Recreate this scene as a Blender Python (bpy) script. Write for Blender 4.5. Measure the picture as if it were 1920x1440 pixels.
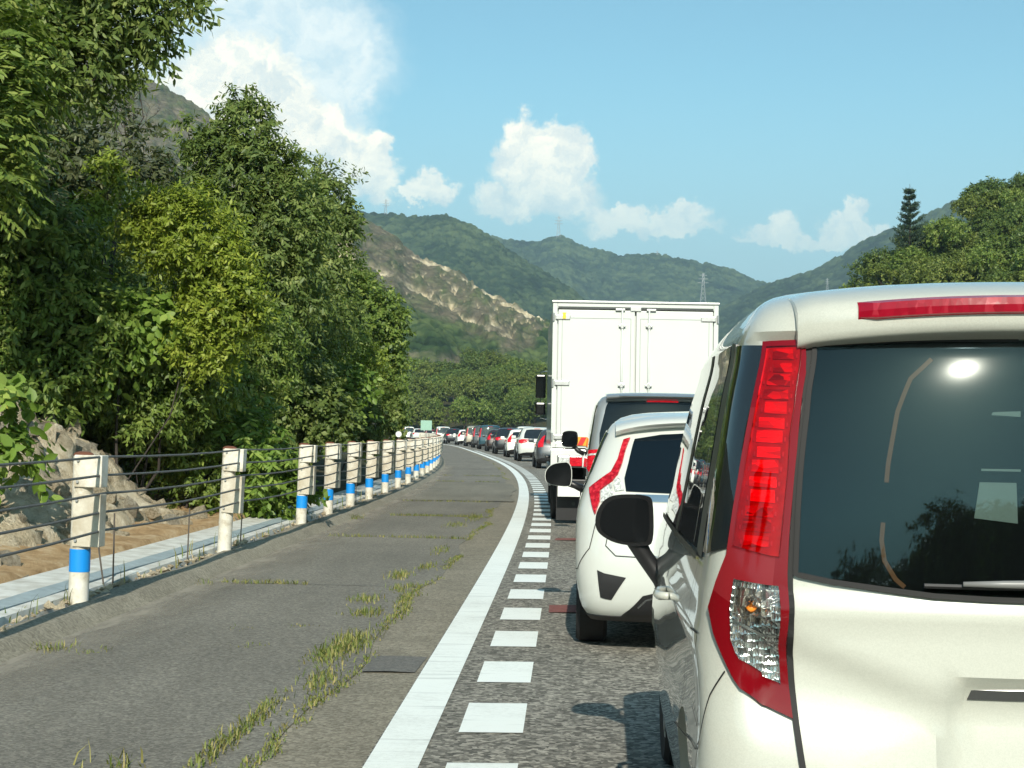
import bpy, bmesh, math, random
import numpy as np
R = math.radians
scene = bpy.context.scene
for o in list(bpy.data.objects): bpy.data.objects.remove(o)
col = scene.collection
rng = np.random.default_rng(7)

# ---------------------------------------------------------------- camera
FOC, CAMH = 2900.0, 1.36
PITCH, ROLL = math.atan(90/2900.0), R(1.0)
fw = np.array([0, math.cos(PITCH), math.sin(PITCH)])
r0 = np.array([1.0, 0, 0]); u0 = np.cross(r0, fw)
rt = math.cos(ROLL)*r0 + math.sin(ROLL)*u0
up = np.cross(rt, fw)
CAM = np.array([0, 0, CAMH])
cd = bpy.data.cameras.new('camera'); cam = bpy.data.objects.new('camera', cd); col.objects.link(cam)
from mathutils import Matrix, Vector
cam.matrix_world = Matrix(((rt[0], up[0], -fw[0], CAM[0]), (rt[1], up[1], -fw[1], CAM[1]), (rt[2], up[2], -fw[2], CAM[2]), (0, 0, 0, 1)))
cd.sensor_width = 36.0; cd.lens = FOC/1920.0*36.0; cd.clip_start = 0.05; cd.clip_end = 30000
scene.camera = cam

def proj(p):
    d = np.asarray(p, float)-CAM; z = d @ fw
    return np.stack([960+FOC*(d @ rt)/z, 720-FOC*(d @ up)/z], -1)
def ray(x, y):
    return fw+rt*((x-960)/FOC)+up*((720-y)/FOC)
def atY(x, y, Y):
    d = ray(x, y); return CAM+d*(Y/d[1])
def atZ(x, y, z=0.0):
    d = ray(x, y); return CAM+d*((z-CAMH)/d[2])

# ---------------------------------------------------------------- light, sky, exposure
SUN_EL, SUN_AZ = R(32), R(0.5)          # behind the camera, a little to the right
sun_dir = Vector((math.sin(SUN_AZ)*math.cos(SUN_EL), -math.cos(SUN_AZ)*math.cos(SUN_EL), math.sin(SUN_EL)))
sd = bpy.data.lights.new('sun', 'SUN'); sd.energy = 5.0; sd.angle = R(0.5); sd.color = (1.0, 0.94, 0.82)
so = bpy.data.objects.new('sun', sd); col.objects.link(so)
so.rotation_euler = sun_dir.to_track_quat('Z', 'Y').to_euler()
scene.view_settings.view_transform = 'Standard'; scene.view_settings.look = 'None'
scene.view_settings.exposure = 0.33; scene.view_settings.gamma = 1.0
scene.render.engine = 'CYCLES'
scene.cycles.use_denoising = True; scene.cycles.use_adaptive_sampling = True; scene.cycles.adaptive_threshold = 0.02
scene.cycles.max_bounces = 7; scene.cycles.diffuse_bounces = 3; scene.cycles.glossy_bounces = 3
scene.cycles.transmission_bounces = 4; scene.cycles.transparent_max_bounces = 8; scene.cycles.volume_bounces = 0
scene.cycles.sample_clamp_indirect = 6.0
scene.cycles.caustics_reflective = False; scene.cycles.caustics_refractive = False

world = bpy.data.worlds.new('World'); scene.world = world; world.use_nodes = True
wn, wl = world.node_tree.nodes, world.node_tree.links
wn.clear()
def wnode(t, **k):
    n = wn.new(t)
    for a, v in k.items(): setattr(n, a, v)
    return n
def wmath(op, a, b=None, c=None, clamp=False):
    n = wnode('ShaderNodeMath', operation=op, use_clamp=clamp)
    for i, v in enumerate((a, b, c)):
        if v is None: continue
        if isinstance(v, (int, float)): n.inputs[i].default_value = v
        else: wl.new(v, n.inputs[i])
    return n.outputs[0]
def wvec(op, a, b=None, c=None, out=0):
    n = wnode('ShaderNodeVectorMath', operation=op)
    for i, v in enumerate((a, b, c)):
        if v is None: continue
        if isinstance(v, (tuple, list)): n.inputs[i].default_value = v
        else: wl.new(v, n.inputs[i])
    return n.outputs[out]
sky = wnode('ShaderNodeTexSky', sky_type='NISHITA')
sky.sun_disc = False; sky.sun_elevation = SUN_EL
sky.sun_rotation = math.pi-SUN_AZ       # same compass direction as the lamp
sky.air_density = 1.0; sky.dust_density = 1.0; sky.ozone_density = 2.2
tc = wnode('ShaderNodeTexCoord')
# direction -> (tan azimuth, tan elevation) of the part of the sky ahead
sep = wnode('ShaderNodeSeparateXYZ'); wl.new(tc.outputs['Generated'], sep.inputs[0])
yy = wmath('MAXIMUM', sep.outputs[1], 0.02)
az = wmath('DIVIDE', sep.outputs[0], yy); el = wmath('DIVIDE', sep.outputs[2], yy)
cmb = wnode('ShaderNodeCombineXYZ'); wl.new(az, cmb.inputs[0]); wl.new(el, cmb.inputs[1])
P0 = cmb.outputs[0]
def wnoise(vec, scale, detail, rough, dist=0.0):
    n = wnode('ShaderNodeTexNoise'); n.inputs['Scale'].default_value = scale
    n.inputs['Detail'].default_value = detail; n.inputs['Roughness'].default_value = rough; n.inputs['Distortion'].default_value = dist
    wl.new(vec, n.inputs['Vector']); return n
nz1 = wnoise(P0, 40, 8, 0.66); nz2 = wnoise(P0, 9, 3, 0.5)
d1 = wvec('MULTIPLY_ADD', nz1.outputs['Color'], (0.046, 0.046, 0), (-0.023, -0.023, 0))
d2 = wvec('MULTIPLY_ADD', nz2.outputs['Color'], (0.026, 0.026, 0), (-0.013, -0.013, 0))
P1 = wvec('ADD', P0, wvec('ADD', d1, d2))
def px(x, y):      # photograph position of a cloud -> sky direction
    d = ray(x, y); return d[0]/d[1], d[2]/d[1]
# puffs: photo x, y, half-width, half-height, brightness weight
HIGH = [(470,70,200,140),(640,90,90,70),(560,120,160,110),(560,40,150,90),(600,130,90,80),(380,130,150,110),(640,175,60,60),(300,110,110,90),(440,-60,220,100),(520,200,150,110),
        (200,60,150,120),(-150,40,260,130),(-600,100,300,140)]
LOW = [(440,160,140,85),(330,200,90,60),(480,120,90,50),(520,160,60,60),(540,200,60,50),(380,230,140,70),(600,250,70,60),(660,290,55,55),(700,290,38,50),(640,330,90,60),(560,300,110,80),(690,350,50,40),(700,270,28,28),
       (990,262,46,42),(1050,270,48,40),(1080,300,36,34),(1020,320,80,50),(1040,370,90,45),(975,290,40,40),(810,355,45,26),(780,372,40,18),(930,362,38,28),(960,390,70,28),(1160,400,60,22),(1270,408,55,24),(1230,430,120,20),
       (1460,425,30,24),(1450,445,60,16),(1610,395,28,34),(1590,420,50,26),(1640,430,40,16),(1550,440,60,14),
       (2050,330,70,50),(2180,300,110,70),(2330,360,140,60)]
def field(lst):
    acc = None
    for (x, y, a, b) in lst:
        cx, cy = px(x, y); sx, sy = FOC/(a*1.12), FOC/(b*1.12)
        v = wvec('MULTIPLY_ADD', P1, (sx, sy, 0), (-cx*sx, -cy*sy, 0))
        ln = wvec('LENGTH', v, out=1)
        acc = ln if acc is None else wmath('SMOOTH_MIN', acc, ln, 0.25)
    return acc
def smooth(v, a, b):
    n = wnode('ShaderNodeMapRange', interpolation_type='SMOOTHSTEP')
    wl.new(v, n.inputs[0]); n.inputs[1].default_value = a; n.inputs[2].default_value = b; n.inputs[3].default_value = 0; n.inputs[4].default_value = 1
    return n.outputs[0]
fH, fL = field(HIGH), field(LOW)
mH = wmath('MULTIPLY', smooth(fH, 1.25, 0.45), 0.80); mL = smooth(fL, 1.12, 0.66)
# billows: light and dark inside the clouds
b1 = wnoise(P1, 55, 6, 0.6); b2 = wnoise(P1, 16, 4, 0.55)
bil = wmath('ADD', wmath('MULTIPLY', b1.outputs['Fac'], 0.55), wmath('MULTIPLY', b2.outputs['Fac'], 0.45))
bil = smooth(bil, 0.36, 0.62)
# the veil of haze low in the sky thins the clouds there
lowfade = smooth(el, 0.105, 0.205)
cl = wnode('ShaderNodeMix', data_type='RGBA'); wl.new(bil, cl.inputs[0])
cl.inputs[6].default_value = (5.9, 6.8, 6.8, 1); cl.inputs[7].default_value = (10.6, 10.0, 8.2, 1)
clh = wnode('ShaderNodeMix', data_type='RGBA'); wl.new(bil, clh.inputs[0])
clh.inputs[6].default_value = (5.4, 6.9, 7.4, 1); clh.inputs[7].default_value = (8.2, 8.7, 8.3, 1)
front = wmath('GREATER_THAN', sep.outputs[1], 0.05)
m1 = wnode('ShaderNodeMix', data_type='RGBA'); wl.new(wmath('MULTIPLY', mH, front), m1.inputs[0])
skyt = wnode('ShaderNodeMix', data_type='RGBA', blend_type='MULTIPLY'); skyt.inputs[0].default_value = 1.0
wl.new(sky.outputs[0], skyt.inputs[6]); skyt.inputs[7].default_value = (0.88, 1.20, 1.03, 1)
veil = wnode('ShaderNodeMix', data_type='RGBA'); wl.new(wmath('MULTIPLY', smooth(sep.outputs[2], 0.24, 0.07), 0.72), veil.inputs[0])
wl.new(skyt.outputs[2], veil.inputs[6]); veil.inputs[7].default_value = (3.0, 4.5, 5.2, 1)
wl.new(veil.outputs[2], m1.inputs[6]); wl.new(clh.outputs[2], m1.inputs[7])
m2 = wnode('ShaderNodeMix', data_type='RGBA')
wl.new(wmath('MULTIPLY', wmath('MULTIPLY', mL, front), wmath('MULTIPLY_ADD', lowfade, 0.62, 0.33)), m2.inputs[0])
wl.new(m1.outputs[2], m2.inputs[6]); wl.new(cl.outputs[2], m2.inputs[7])
bg = wnode('ShaderNodeBackground'); bg.inputs[1].default_value = 0.112
wl.new(m2.outputs[2], bg.inputs[0])
wo = wnode('ShaderNodeOutputWorld'); wl.new(bg.outputs[0], wo.inputs[0])

# ---------------------------------------------------------------- helpers
def tag(o, label=None, cat=None, group=None, kind=None):
    if label: o['label'] = label
    if cat: o['category'] = cat
    if group: o['group'] = group
    if kind: o['kind'] = kind
    return o
def empty(name, loc=(0, 0, 0), rz=0.0):
    o = bpy.data.objects.new(name, None); col.objects.link(o); o.location = loc; o.rotation_euler = (0, 0, rz)
    o.empty_display_size = 0.2; return o
def mk_mesh(name, V, F, mat=None, smooth=False, sharp=None):
    V = np.asarray(V, np.float32)
    me = bpy.data.meshes.new(name)
    if isinstance(F, np.ndarray):
        n, k = F.shape
        me.vertices.add(len(V)); me.vertices.foreach_set('co', V.ravel())
        me.loops.add(n*k); me.loops.foreach_set('vertex_index', F.astype(np.int32).ravel())
        me.polygons.add(n); me.polygons.foreach_set('loop_start', np.arange(0, n*k, k, dtype=np.int32))
        me.polygons.foreach_set('loop_total', np.full(n, k, np.int32))
        me.update(calc_edges=True)
    else:
        me.from_pydata([tuple(map(float, v)) for v in V], [], [tuple(int(i) for i in f) for f in F])
    if smooth: me.polygons.foreach_set('use_smooth', np.ones(len(me.polygons), bool))
    if sharp is not None: me.set_sharp_from_angle(angle=R(sharp))
    if mat: me.materials.append(mat)
    me.update(); return me
def mobj(name, V, F, mat=None, parent=None, smooth=False, sharp=None):
    o = bpy.data.objects.new(name, mk_mesh(name, V, F, mat, smooth, sharp)); col.objects.link(o); o.parent = parent; return o
def obj_from(name, me, parent=None):
    o = bpy.data.objects.new(name, me); col.objects.link(o); o.parent = parent; return o
def copy_tree(o, parent=None):
    c = o.copy(); col.objects.link(c); c.parent = parent
    for ch in list(o.children): copy_tree(ch, c)
    return c
class MB:
    def __init__(s): s.V = []; s.F = []
    def add(s, V, F):
        n = len(s.V); s.V += [tuple(map(float, v)) for v in V]; s.F += [tuple(i+n for i in f) for f in F]; return s
    def box(s, c, d, rot=None, ch=0.0):
        x, y, z = d[0]/2, d[1]/2, d[2]/2
        if ch <= 0:
            V = np.array([(-x,-y,-z),(x,-y,-z),(x,y,-z),(-x,y,-z),(-x,-y,z),(x,-y,z),(x,y,z),(-x,y,z)])
            F = [(0,3,2,1),(4,5,6,7),(0,1,5,4),(1,2,6,5),(2,3,7,6),(3,0,4,7)]
        else:
            bm = bmesh.new(); bmesh.ops.create_cube(bm, size=1.0)
            for v in bm.verts: v.co = (v.co.x*d[0], v.co.y*d[1], v.co.z*d[2])
            bmesh.ops.bevel(bm, geom=list(bm.edges), offset=ch, segments=2, profile=0.6, affect='EDGES')
            bm.verts.index_update(); V = np.array([v.co[:] for v in bm.verts]); F = [tuple(v.index for v in f.verts) for f in bm.faces]; bm.free()
        if rot is not None: V = V @ np.array(rot).T
        return s.add(V+np.array(c), F)
    def tube(s, pts, rad, n=8, cap=True):
        pts = np.asarray(pts, float); m = len(pts)
        rad = np.full(m, rad) if np.isscalar(rad) else np.asarray(rad, float)
        T = np.gradient(pts, axis=0) if m > 1 else np.array([[0, 0, 1.0]])
        T /= np.linalg.norm(T, axis=1, keepdims=True)+1e-12
        ref = np.array([0, 0, 1.0]) if abs(T[0][2]) < 0.9 else np.array([1.0, 0, 0])
        V = []
        for i in range(m):
            a = np.cross(T[i], ref); a /= np.linalg.norm(a)+1e-12; b = np.cross(T[i], a)
            for k in range(n):
                th = 2*math.pi*k/n; V.append(pts[i]+rad[i]*(math.cos(th)*a+math.sin(th)*b))
        F = [(i*n+k, (i+1)*n+k, (i+1)*n+(k+1) % n, i*n+(k+1) % n) for i in range(m-1) for k in range(n)]
        if cap: F += [tuple(range(n)), tuple(range(m*n-1, (m-1)*n-1, -1))]
        return s.add(V, F)
    def obj(s, name, mat, parent=None, smooth=False, sharp=None): return mobj(name, s.V, s.F, mat, parent, smooth, sharp)
def rotz(a): return np.array([[math.cos(a), -math.sin(a), 0], [math.sin(a), math.cos(a), 0], [0, 0, 1]])
def rotx(a): return np.array([[1, 0, 0], [0, math.cos(a), -math.sin(a)], [0, math.sin(a), math.cos(a)]])
def roty(a): return np.array([[math.cos(a), 0, math.sin(a)], [0, 1, 0], [-math.sin(a), 0, math.cos(a)]])

def pchip(xs, ys, x):
    xs = np.asarray(xs, float); ys = np.asarray(ys, float); x = np.clip(np.asarray(x, float), xs[0], xs[-1])
    h = np.diff(xs); d = np.diff(ys)/h; n = len(xs); m = np.zeros(n); m[0] = d[0]; m[-1] = d[-1]
    for i in range(1, n-1):
        if d[i-1]*d[i] > 0:
            w1 = 2*h[i]+h[i-1]; w2 = h[i]+2*h[i-1]; m[i] = (w1+w2)/(w1/d[i-1]+w2/d[i])
    k = np.clip(np.searchsorted(xs, x, side='right')-1, 0, n-2); t = (x-xs[k])/h[k]; hk = h[k]
    return (2*t**3-3*t**2+1)*ys[k]+(t**3-2*t**2+t)*hk*m[k]+(-2*t**3+3*t**2)*ys[k+1]+(t**3-t**2)*hk*m[k+1]

# value noise on numpy arrays
def _hash(ix, iy, seed):
    h = (ix.astype(np.int64)*374761393+iy.astype(np.int64)*668265263+seed*1274126177) & 0xffffffff
    h = ((h ^ (h >> 13))*1103515245) & 0xffffffff; h = (h ^ (h >> 16))
    return (h & 0xffffff)/float(0xffffff)
def vnoise(x, y, seed=0):
    ix, iy = np.floor(x), np.floor(y); fx, fy = x-ix, y-iy
    ux, uy = fx*fx*(3-2*fx), fy*fy*(3-2*fy)
    a, b, c, d = _hash(ix, iy, seed), _hash(ix+1, iy, seed), _hash(ix, iy+1, seed), _hash(ix+1, iy+1, seed)
    return (a*(1-ux)+b*ux)*(1-uy)+(c*(1-ux)+d*ux)*uy
def fbm(x, y, oct=5, seed=0, gain=0.5):
    s = 0; a = 1; t = 0
    for o in range(oct):
        s = s+a*(vnoise(x*2**o+o*17.3, y*2**o-o*9.1, seed+o)-0.5); t += a; a *= gain
    return s/t*2
def cells(x, y, seed=0, jit=0.85):
    """distance to nearest jittered point and that cell's random value"""
    ix, iy = np.floor(x), np.floor(y); best = np.full(x.shape, 9.0); val = np.zeros(x.shape)
    for dx in (-1, 0, 1):
        for dy in (-1, 0, 1):
            cx, cy = ix+dx, iy+dy
            qx = cx+0.5+jit*(_hash(cx, cy, seed)-0.5); qy = cy+0.5+jit*(_hash(cx, cy, seed+5)-0.5)
            d = np.hypot(x-qx, y-qy); k = d < best; best = np.where(k, d, best); val = np.where(k, _hash(cx, cy, seed+9), val)
    return best, val

# ---------------------------------------------------------------- materials
def mat(name):
    m = bpy.data.materials.new(name); m.use_nodes = True; nt = m.node_tree; nt.nodes.clear()
    o = nt.nodes.new('ShaderNodeOutputMaterial'); b = nt.nodes.new('ShaderNodeBsdfPrincipled'); nt.links.new(b.outputs[0], o.inputs[0])
    return m, nt, b, o
def N(nt, t, ins=None, **k):
    n = nt.nodes.new(t)
    for a, v in k.items(): setattr(n, a, v)
    for a, v in (ins or {}).items():
        if hasattr(v, 'is_linked') or hasattr(v, 'links'): nt.links.new(v, n.inputs[a])
        else: n.inputs[a].default_value = v
    return n
def rgba(c): return (c[0], c[1], c[2], 1.0)
def ramp(nt, fac, stops, interp='LINEAR'):
    r = nt.nodes.new('ShaderNodeValToRGB'); r.color_ramp.interpolation = interp
    e = r.color_ramp.elements
    while len(e) > 1: e.remove(e[-1])
    e[0].position = stops[0][0]; e[0].color = rgba(stops[0][1])
    for p, c in stops[1:]:
        q = e.new(p); q.color = rgba(c)
    nt.links.new(fac, r.inputs[0]); return r.outputs[0]
def gray(v): return (v, v, v)
def simple(name, color, rough=0.5, metal=0.0, coat=0.0, var=0.0, scale=8.0, bump=0.0, spec=0.5, dirt=None):
    m, nt, b, o = mat(name)
    b.inputs['Roughness'].default_value = rough; b.inputs['Metallic'].default_value = metal
    b.inputs['Coat Weight'].default_value = coat; b.inputs['Coat Roughness'].default_value = 0.03
    b.inputs['Specular IOR Level'].default_value = spec
    t = N(nt, 'ShaderNodeTexCoord')
    if var > 0 or bump > 0:
        n = N(nt, 'ShaderNodeTexNoise', {'Vector': t.outputs['Object'], 'Scale': scale, 'Detail': 6.0, 'Roughness': 0.6})
    if var > 0:
        c = np.array(color); lo = np.clip(c*(1-var), 0, 1); hi = np.clip(c*(1+var*0.7), 0, 1)
        if dirt is not None: lo = np.array(dirt)
        nt.links.new(ramp(nt, n.outputs['Fac'], [(0.3, lo), (0.62, color), (0.8, hi)]), b.inputs['Base Color'])
    else: b.inputs['Base Color'].default_value = rgba(color)
    if bump > 0:
        bp = N(nt, 'ShaderNodeBump', {'Strength': bump, 'Distance': 0.01, 'Height': n.outputs['Fac']}); nt.links.new(bp.outputs[0], b.inputs['Normal'])
    return m
def paint(name, color, metal=0.0, rough=0.35, flake=0.0):
    m, nt, b, o = mat(name)
    b.inputs['Metallic'].default_value = metal; b.inputs['Roughness'].default_value = rough
    b.inputs['Coat Weight'].default_value = 1.0; b.inputs['Coat Roughness'].default_value = 0.02; b.inputs['Coat IOR'].default_value = 1.5
    t = N(nt, 'ShaderNodeTexCoord')
    v = N(nt, 'ShaderNodeTexVoronoi', {'Vector': t.outputs['Object'], 'Scale': 420.0})
    n = N(nt, 'ShaderNodeTexNoise', {'Vector': t.outputs['Object'], 'Scale': 1.7, 'Detail': 4.0})
    s = N(nt, 'ShaderNodeSeparateColor', {'Color': v.outputs['Color']})
    f = N(nt, 'ShaderNodeMath', {0: s.outputs[0], 1: flake}, operation='MULTIPLY')
    g = N(nt, 'ShaderNodeMath', {0: n.outputs['Fac'], 1: 0.10, 2: 0.95-flake/2}, operation='MULTIPLY_ADD')
    a = N(nt, 'ShaderNodeMath', {0: f.outputs[0], 1: g.outputs[0]}, operation='ADD')
    mx = N(nt, 'ShaderNodeVectorMath', {0: color, 'Scale': a.outputs[0]}, operation='SCALE')
    nt.links.new(mx.outputs[0], b.inputs['Base Color'])
    return m
def glass_dark(name, tint=(0.012, 0.016, 0.018), rough=0.015, ior=1.75):
    m, nt, b, o = mat(name)
    b.inputs['Base Color'].default_value = rgba(tint); b.inputs['Roughness'].default_value = rough; b.inputs['IOR'].default_value = ior
    t = N(nt, 'ShaderNodeTexCoord')
    n = N(nt, 'ShaderNodeTexNoise', {'Vector': t.outputs['Object'], 'Scale': 3.0, 'Detail': 2.0})
    bp = N(nt, 'ShaderNodeBump', {'Strength': 0.02, 'Distance': 0.02, 'Height': n.outputs['Fac']}); nt.links.new(bp.outputs[0], b.inputs['Normal'])
    return m
def lens(name, color, emit=0.0, rough=0.12, fac=60.0, bump=0.35, dark=0.35, stretch=(1, 1, 1)):
    m, nt, b, o = mat(name)
    t = N(nt, 'ShaderNodeTexCoord')
    mpz = N(nt, 'ShaderNodeMapping', {'Vector': t.outputs['Object'], 'Scale': stretch})
    v = N(nt, 'ShaderNodeTexVoronoi', {'Vector': mpz.outputs[0], 'Scale': fac})
    s = N(nt, 'ShaderNodeSeparateColor', {'Color': v.outputs['Color']})
    c = np.array(color)
    nt.links.new(ramp(nt, s.outputs[0], [(0.0, c*dark), (0.6, c), (1.0, np.clip(c*1.25+0.02, 0, 1))]), b.inputs['Base Color'])
    b.inputs['Roughness'].default_value = rough; b.inputs['Coat Weight'].default_value = 0.35; b.inputs['Coat Roughness'].default_value = 0.08; b.inputs['Specular IOR Level'].default_value = 0.25
    bp = N(nt, 'ShaderNodeBump', {'Strength': bump, 'Distance': 0.01, 'Height': v.outputs['Distance']}); nt.links.new(bp.outputs[0], b.inputs['Normal'])
    if emit > 0:
        b.inputs['Emission Color'].default_value = (1.0, 0.015, 0.03, 1); b.inputs['Emission Strength'].default_value = emit
    return m

M = {}
M['white_pearl'] = paint('white_pearl_paint', (0.48, 0.49, 0.43), flake=0.10)
M['white_paint'] = paint('white_paint', (0.53, 0.55, 0.51))
M['white_b'] = paint('cream_white_paint', (0.76, 0.77, 0.70))
M['silver'] = paint('silver_paint', (0.34, 0.355, 0.35), metal=0.5)
M['black_paint'] = paint('black_paint', (0.012, 0.013, 0.016))
M['grey_paint'] = paint('dark_grey_paint', (0.06, 0.065, 0.07), metal=0.3)
M['teal_paint'] = paint('dark_teal_paint', (0.012, 0.055, 0.075), metal=0.2)
M['brown_paint'] = paint('dark_brown_paint', (0.035, 0.022, 0.018), metal=0.2)
M['red_paint'] = paint('dark_red_paint', (0.16, 0.012, 0.015))
M['blue_paint'] = paint('pale_blue_paint', (0.25, 0.36, 0.42), metal=0.3)
M['champagne'] = paint('champagne_paint', (0.40, 0.36, 0.28), metal=0.4)
M['glass'] = glass_dark('tinted_glass')
M['glass_clear'] = glass_dark('blue_tinted_glass', (0.004, 0.008, 0.012), ior=1.36)
M['black_plastic'] = simple('black_plastic', (0.012, 0.012, 0.013), 0.42, var=0.2, scale=30)
M['grey_plastic'] = simple('dark_grey_plastic', (0.045, 0.045, 0.042), 0.4, var=0.15, scale=30)
M['gap'] = simple('shut_line_black', (0.006, 0.006, 0.006), 0.7)
M['tyre'] = simple('tyre_rubber', (0.014, 0.014, 0.015), 0.8, var=0.3, scale=40)
M['rim'] = simple('alloy_rim', (0.35, 0.36, 0.36), 0.35, metal=0.8)
M['chrome'] = simple('chrome', (0.7, 0.72, 0.74), 0.12, metal=1.0)
M['steel'] = simple('galvanised_steel', (0.5, 0.51, 0.5), 0.4, metal=0.7, var=0.15, scale=20)
M['red_lens'] = lens('red_lens', (0.24, 0.004, 0.010), dark=0.5)
M['red_lens_lit'] = lens('lit_red_lens', (0.36, 0.002, 0.010), emit=0.26, fac=70, bump=0.25, dark=0.45, stretch=(0.35, 0.35, 1.6))
M['red_solid'] = lens('dark_red_lens', (0.17, 0.002, 0.006), fac=3, bump=0.0, dark=0.9)
M['clear_lens'] = lens('clear_faceted_lens', (0.50, 0.52, 0.50), fac=120, dark=0.5, bump=0.3, rough=0.2, stretch=(1, 1, 0.4))
M['amber'] = lens('amber_lens', (0.75, 0.22, 0.02), fac=30)
M['plate'] = simple('licence_plate_white', (0.72, 0.74, 0.70), 0.5)
M['plate_green'] = simple('plate_lettering_green', (0.02, 0.12, 0.06), 0.5)
M['plate_yellow'] = simple('licence_plate_yellow', (0.72, 0.52, 0.03), 0.5)

# ================================================================ SETTING
_LC = [-7.11633362e-10, 2.58509821e-07, -3.03537298e-05, 6.85099480e-04, 3.13861550e-02, -7.88214951e-01]
def Lx(Y):
    Y = np.asarray(Y, float)
    p = np.polyval(_LC, np.clip(Y, 0, 150)); dp = np.polyder(np.poly1d(_LC))
    s0, s1 = dp(0.0), dp(150.0)
    q = np.maximum(Y-150, 0)
    return p+np.minimum(Y, 0)*s0+q*s1-q*q/1900.0
def Lslope(Y): return (Lx(np.asarray(Y)+0.5)-Lx(np.asarray(Y)-0.5))
def rp(Y, off, z=0.0):
    """point of the road frame: off metres to the right of the white edge line's left edge"""
    Y = np.asarray(Y, float); s = Lslope(Y); n = np.sqrt(1+s*s)
    return np.stack(np.broadcast_arrays(Lx(Y)+off/n, Y-off*s/n, np.asarray(z, float)+0*Y), -1)
def strip(name, Ys, offs, zs, m, parent=None, smooth=False, kind='structure', jitter=None):
    V = []; nO = len(offs)
    for Y in Ys:
        for k in range(nO):
            o = offs[k](Y) if callable(offs[k]) else offs[k]; z = zs[k](Y) if callable(zs[k]) else zs[k]
            V.append(rp(Y, o, z))
    F = [(i*nO+k, i*nO+k+1, (i+1)*nO+k+1, (i+1)*nO+k) for i in range(len(Ys)-1) for k in range(nO-1)]
    o = mobj(name, V, F, m, parent, smooth)
    if kind and parent is None: o['kind'] = kind
    return o
YS = np.concatenate([np.arange(-30, 60, 0.5), np.arange(60, 160, 2.0), np.arange(160, 421, 5.0)])

def asphalt(name, dark, mid, light, agg=110.0, patch=0.6, bump=0.6, strain=(0.16, 0.13, 0.09)):
    m, nt, b, o = mat(name); t = N(nt, 'ShaderNodeTexCoord'); v = t.outputs['Object']
    a = N(nt, 'ShaderNodeTexNoise', {'Vector': v, 'Scale': agg, 'Detail': 3.0, 'Roughness': 0.75})
    c = N(nt, 'ShaderNodeTexVoronoi', {'Vector': v, 'Scale': agg*0.75})
    big = N(nt, 'ShaderNodeTexNoise', {'Vector': v, 'Scale': patch, 'Detail': 6.0, 'Roughness': 0.62})
    mp = N(nt, 'ShaderNodeMapping', {'Vector': v, 'Scale': (1.0, 0.12, 1.0)})
    st = N(nt, 'ShaderNodeTexNoise', {'Vector': mp.outputs[0], 'Scale': 2.2, 'Detail': 4.0, 'Roughness': 0.6})
    sc = N(nt, 'ShaderNodeSeparateColor', {'Color': c.outputs['Color']})
    f1 = N(nt, 'ShaderNodeMath', {0: a.outputs['Fac'], 1: 0.6}, operation='MULTIPLY')
    f2 = N(nt, 'ShaderNodeMath', {0: sc.outputs[0], 1: 0.4, 2: f1.outputs[0]}, operation='MULTIPLY_ADD')
    base = ramp(nt, f2.outputs[0], [(0.2, dark), (0.5, mid), (0.82, light)])
    tone = ramp(nt, big.outputs['Fac'], [(0.3, gray(0.86)), (0.5, gray(1.0)), (0.72, gray(1.15))])
    tone2 = ramp(nt, st.outputs['Fac'], [(0.3, gray(0.86)), (0.55, gray(1.0)), (0.8, gray(1.15))])
    x1 = N(nt, 'ShaderNodeMix', {0: 1.0, 6: base, 7: tone}, data_type='RGBA', blend_type='MULTIPLY')
    x2 = N(nt, 'ShaderNodeMix', {0: 1.0, 6: x1.outputs[2], 7: tone2}, data_type='RGBA', blend_type='MULTIPLY')
    nt.links.new(x2.outputs[2], b.inputs['Base Color']); b.inputs['Roughness'].default_value = 0.85; b.inputs['Specular IOR Level'].default_value = 0.3
    bp = N(nt, 'ShaderNodeBump', {'Strength': bump, 'Distance': 0.008, 'Height': f2.outputs[0]}); nt.links.new(bp.outputs[0], b.inputs['Normal'])
    return m
M['lane'] = asphalt('lane_asphalt', (0.035, 0.033, 0.028), (0.178, 0.169, 0.142), (0.48, 0.45, 0.38), agg=52.0, bump=1.0)
M['shoulder'] = asphalt('shoulder_asphalt', (0.095, 0.089, 0.073), (0.172, 0.161, 0.134), (0.30, 0.28, 0.23), agg=95.0, patch=0.35, bump=0.5)
M['edge_strip'] = asphalt('worn_edge_asphalt', (0.11, 0.098, 0.072), (0.215, 0.192, 0.145), (0.34, 0.31, 0.24), agg=80.0, patch=2.5)
M['patch'] = asphalt('repair_asphalt', (0.12, 0.112, 0.088), (0.185, 0.172, 0.135), (0.26, 0.245, 0.195), agg=90.0)
M['tar'] = asphalt('dark_tar_patch', (0.095, 0.093, 0.086), (0.140, 0.136, 0.122), (0.21, 0.20, 0.18), agg=90.0)
M['kerb'] = asphalt('dirty_kerb_asphalt', (0.16, 0.142, 0.105), (0.26, 0.235, 0.178), (0.37, 0.34, 0.265), agg=70.0, patch=1.5)

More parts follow.
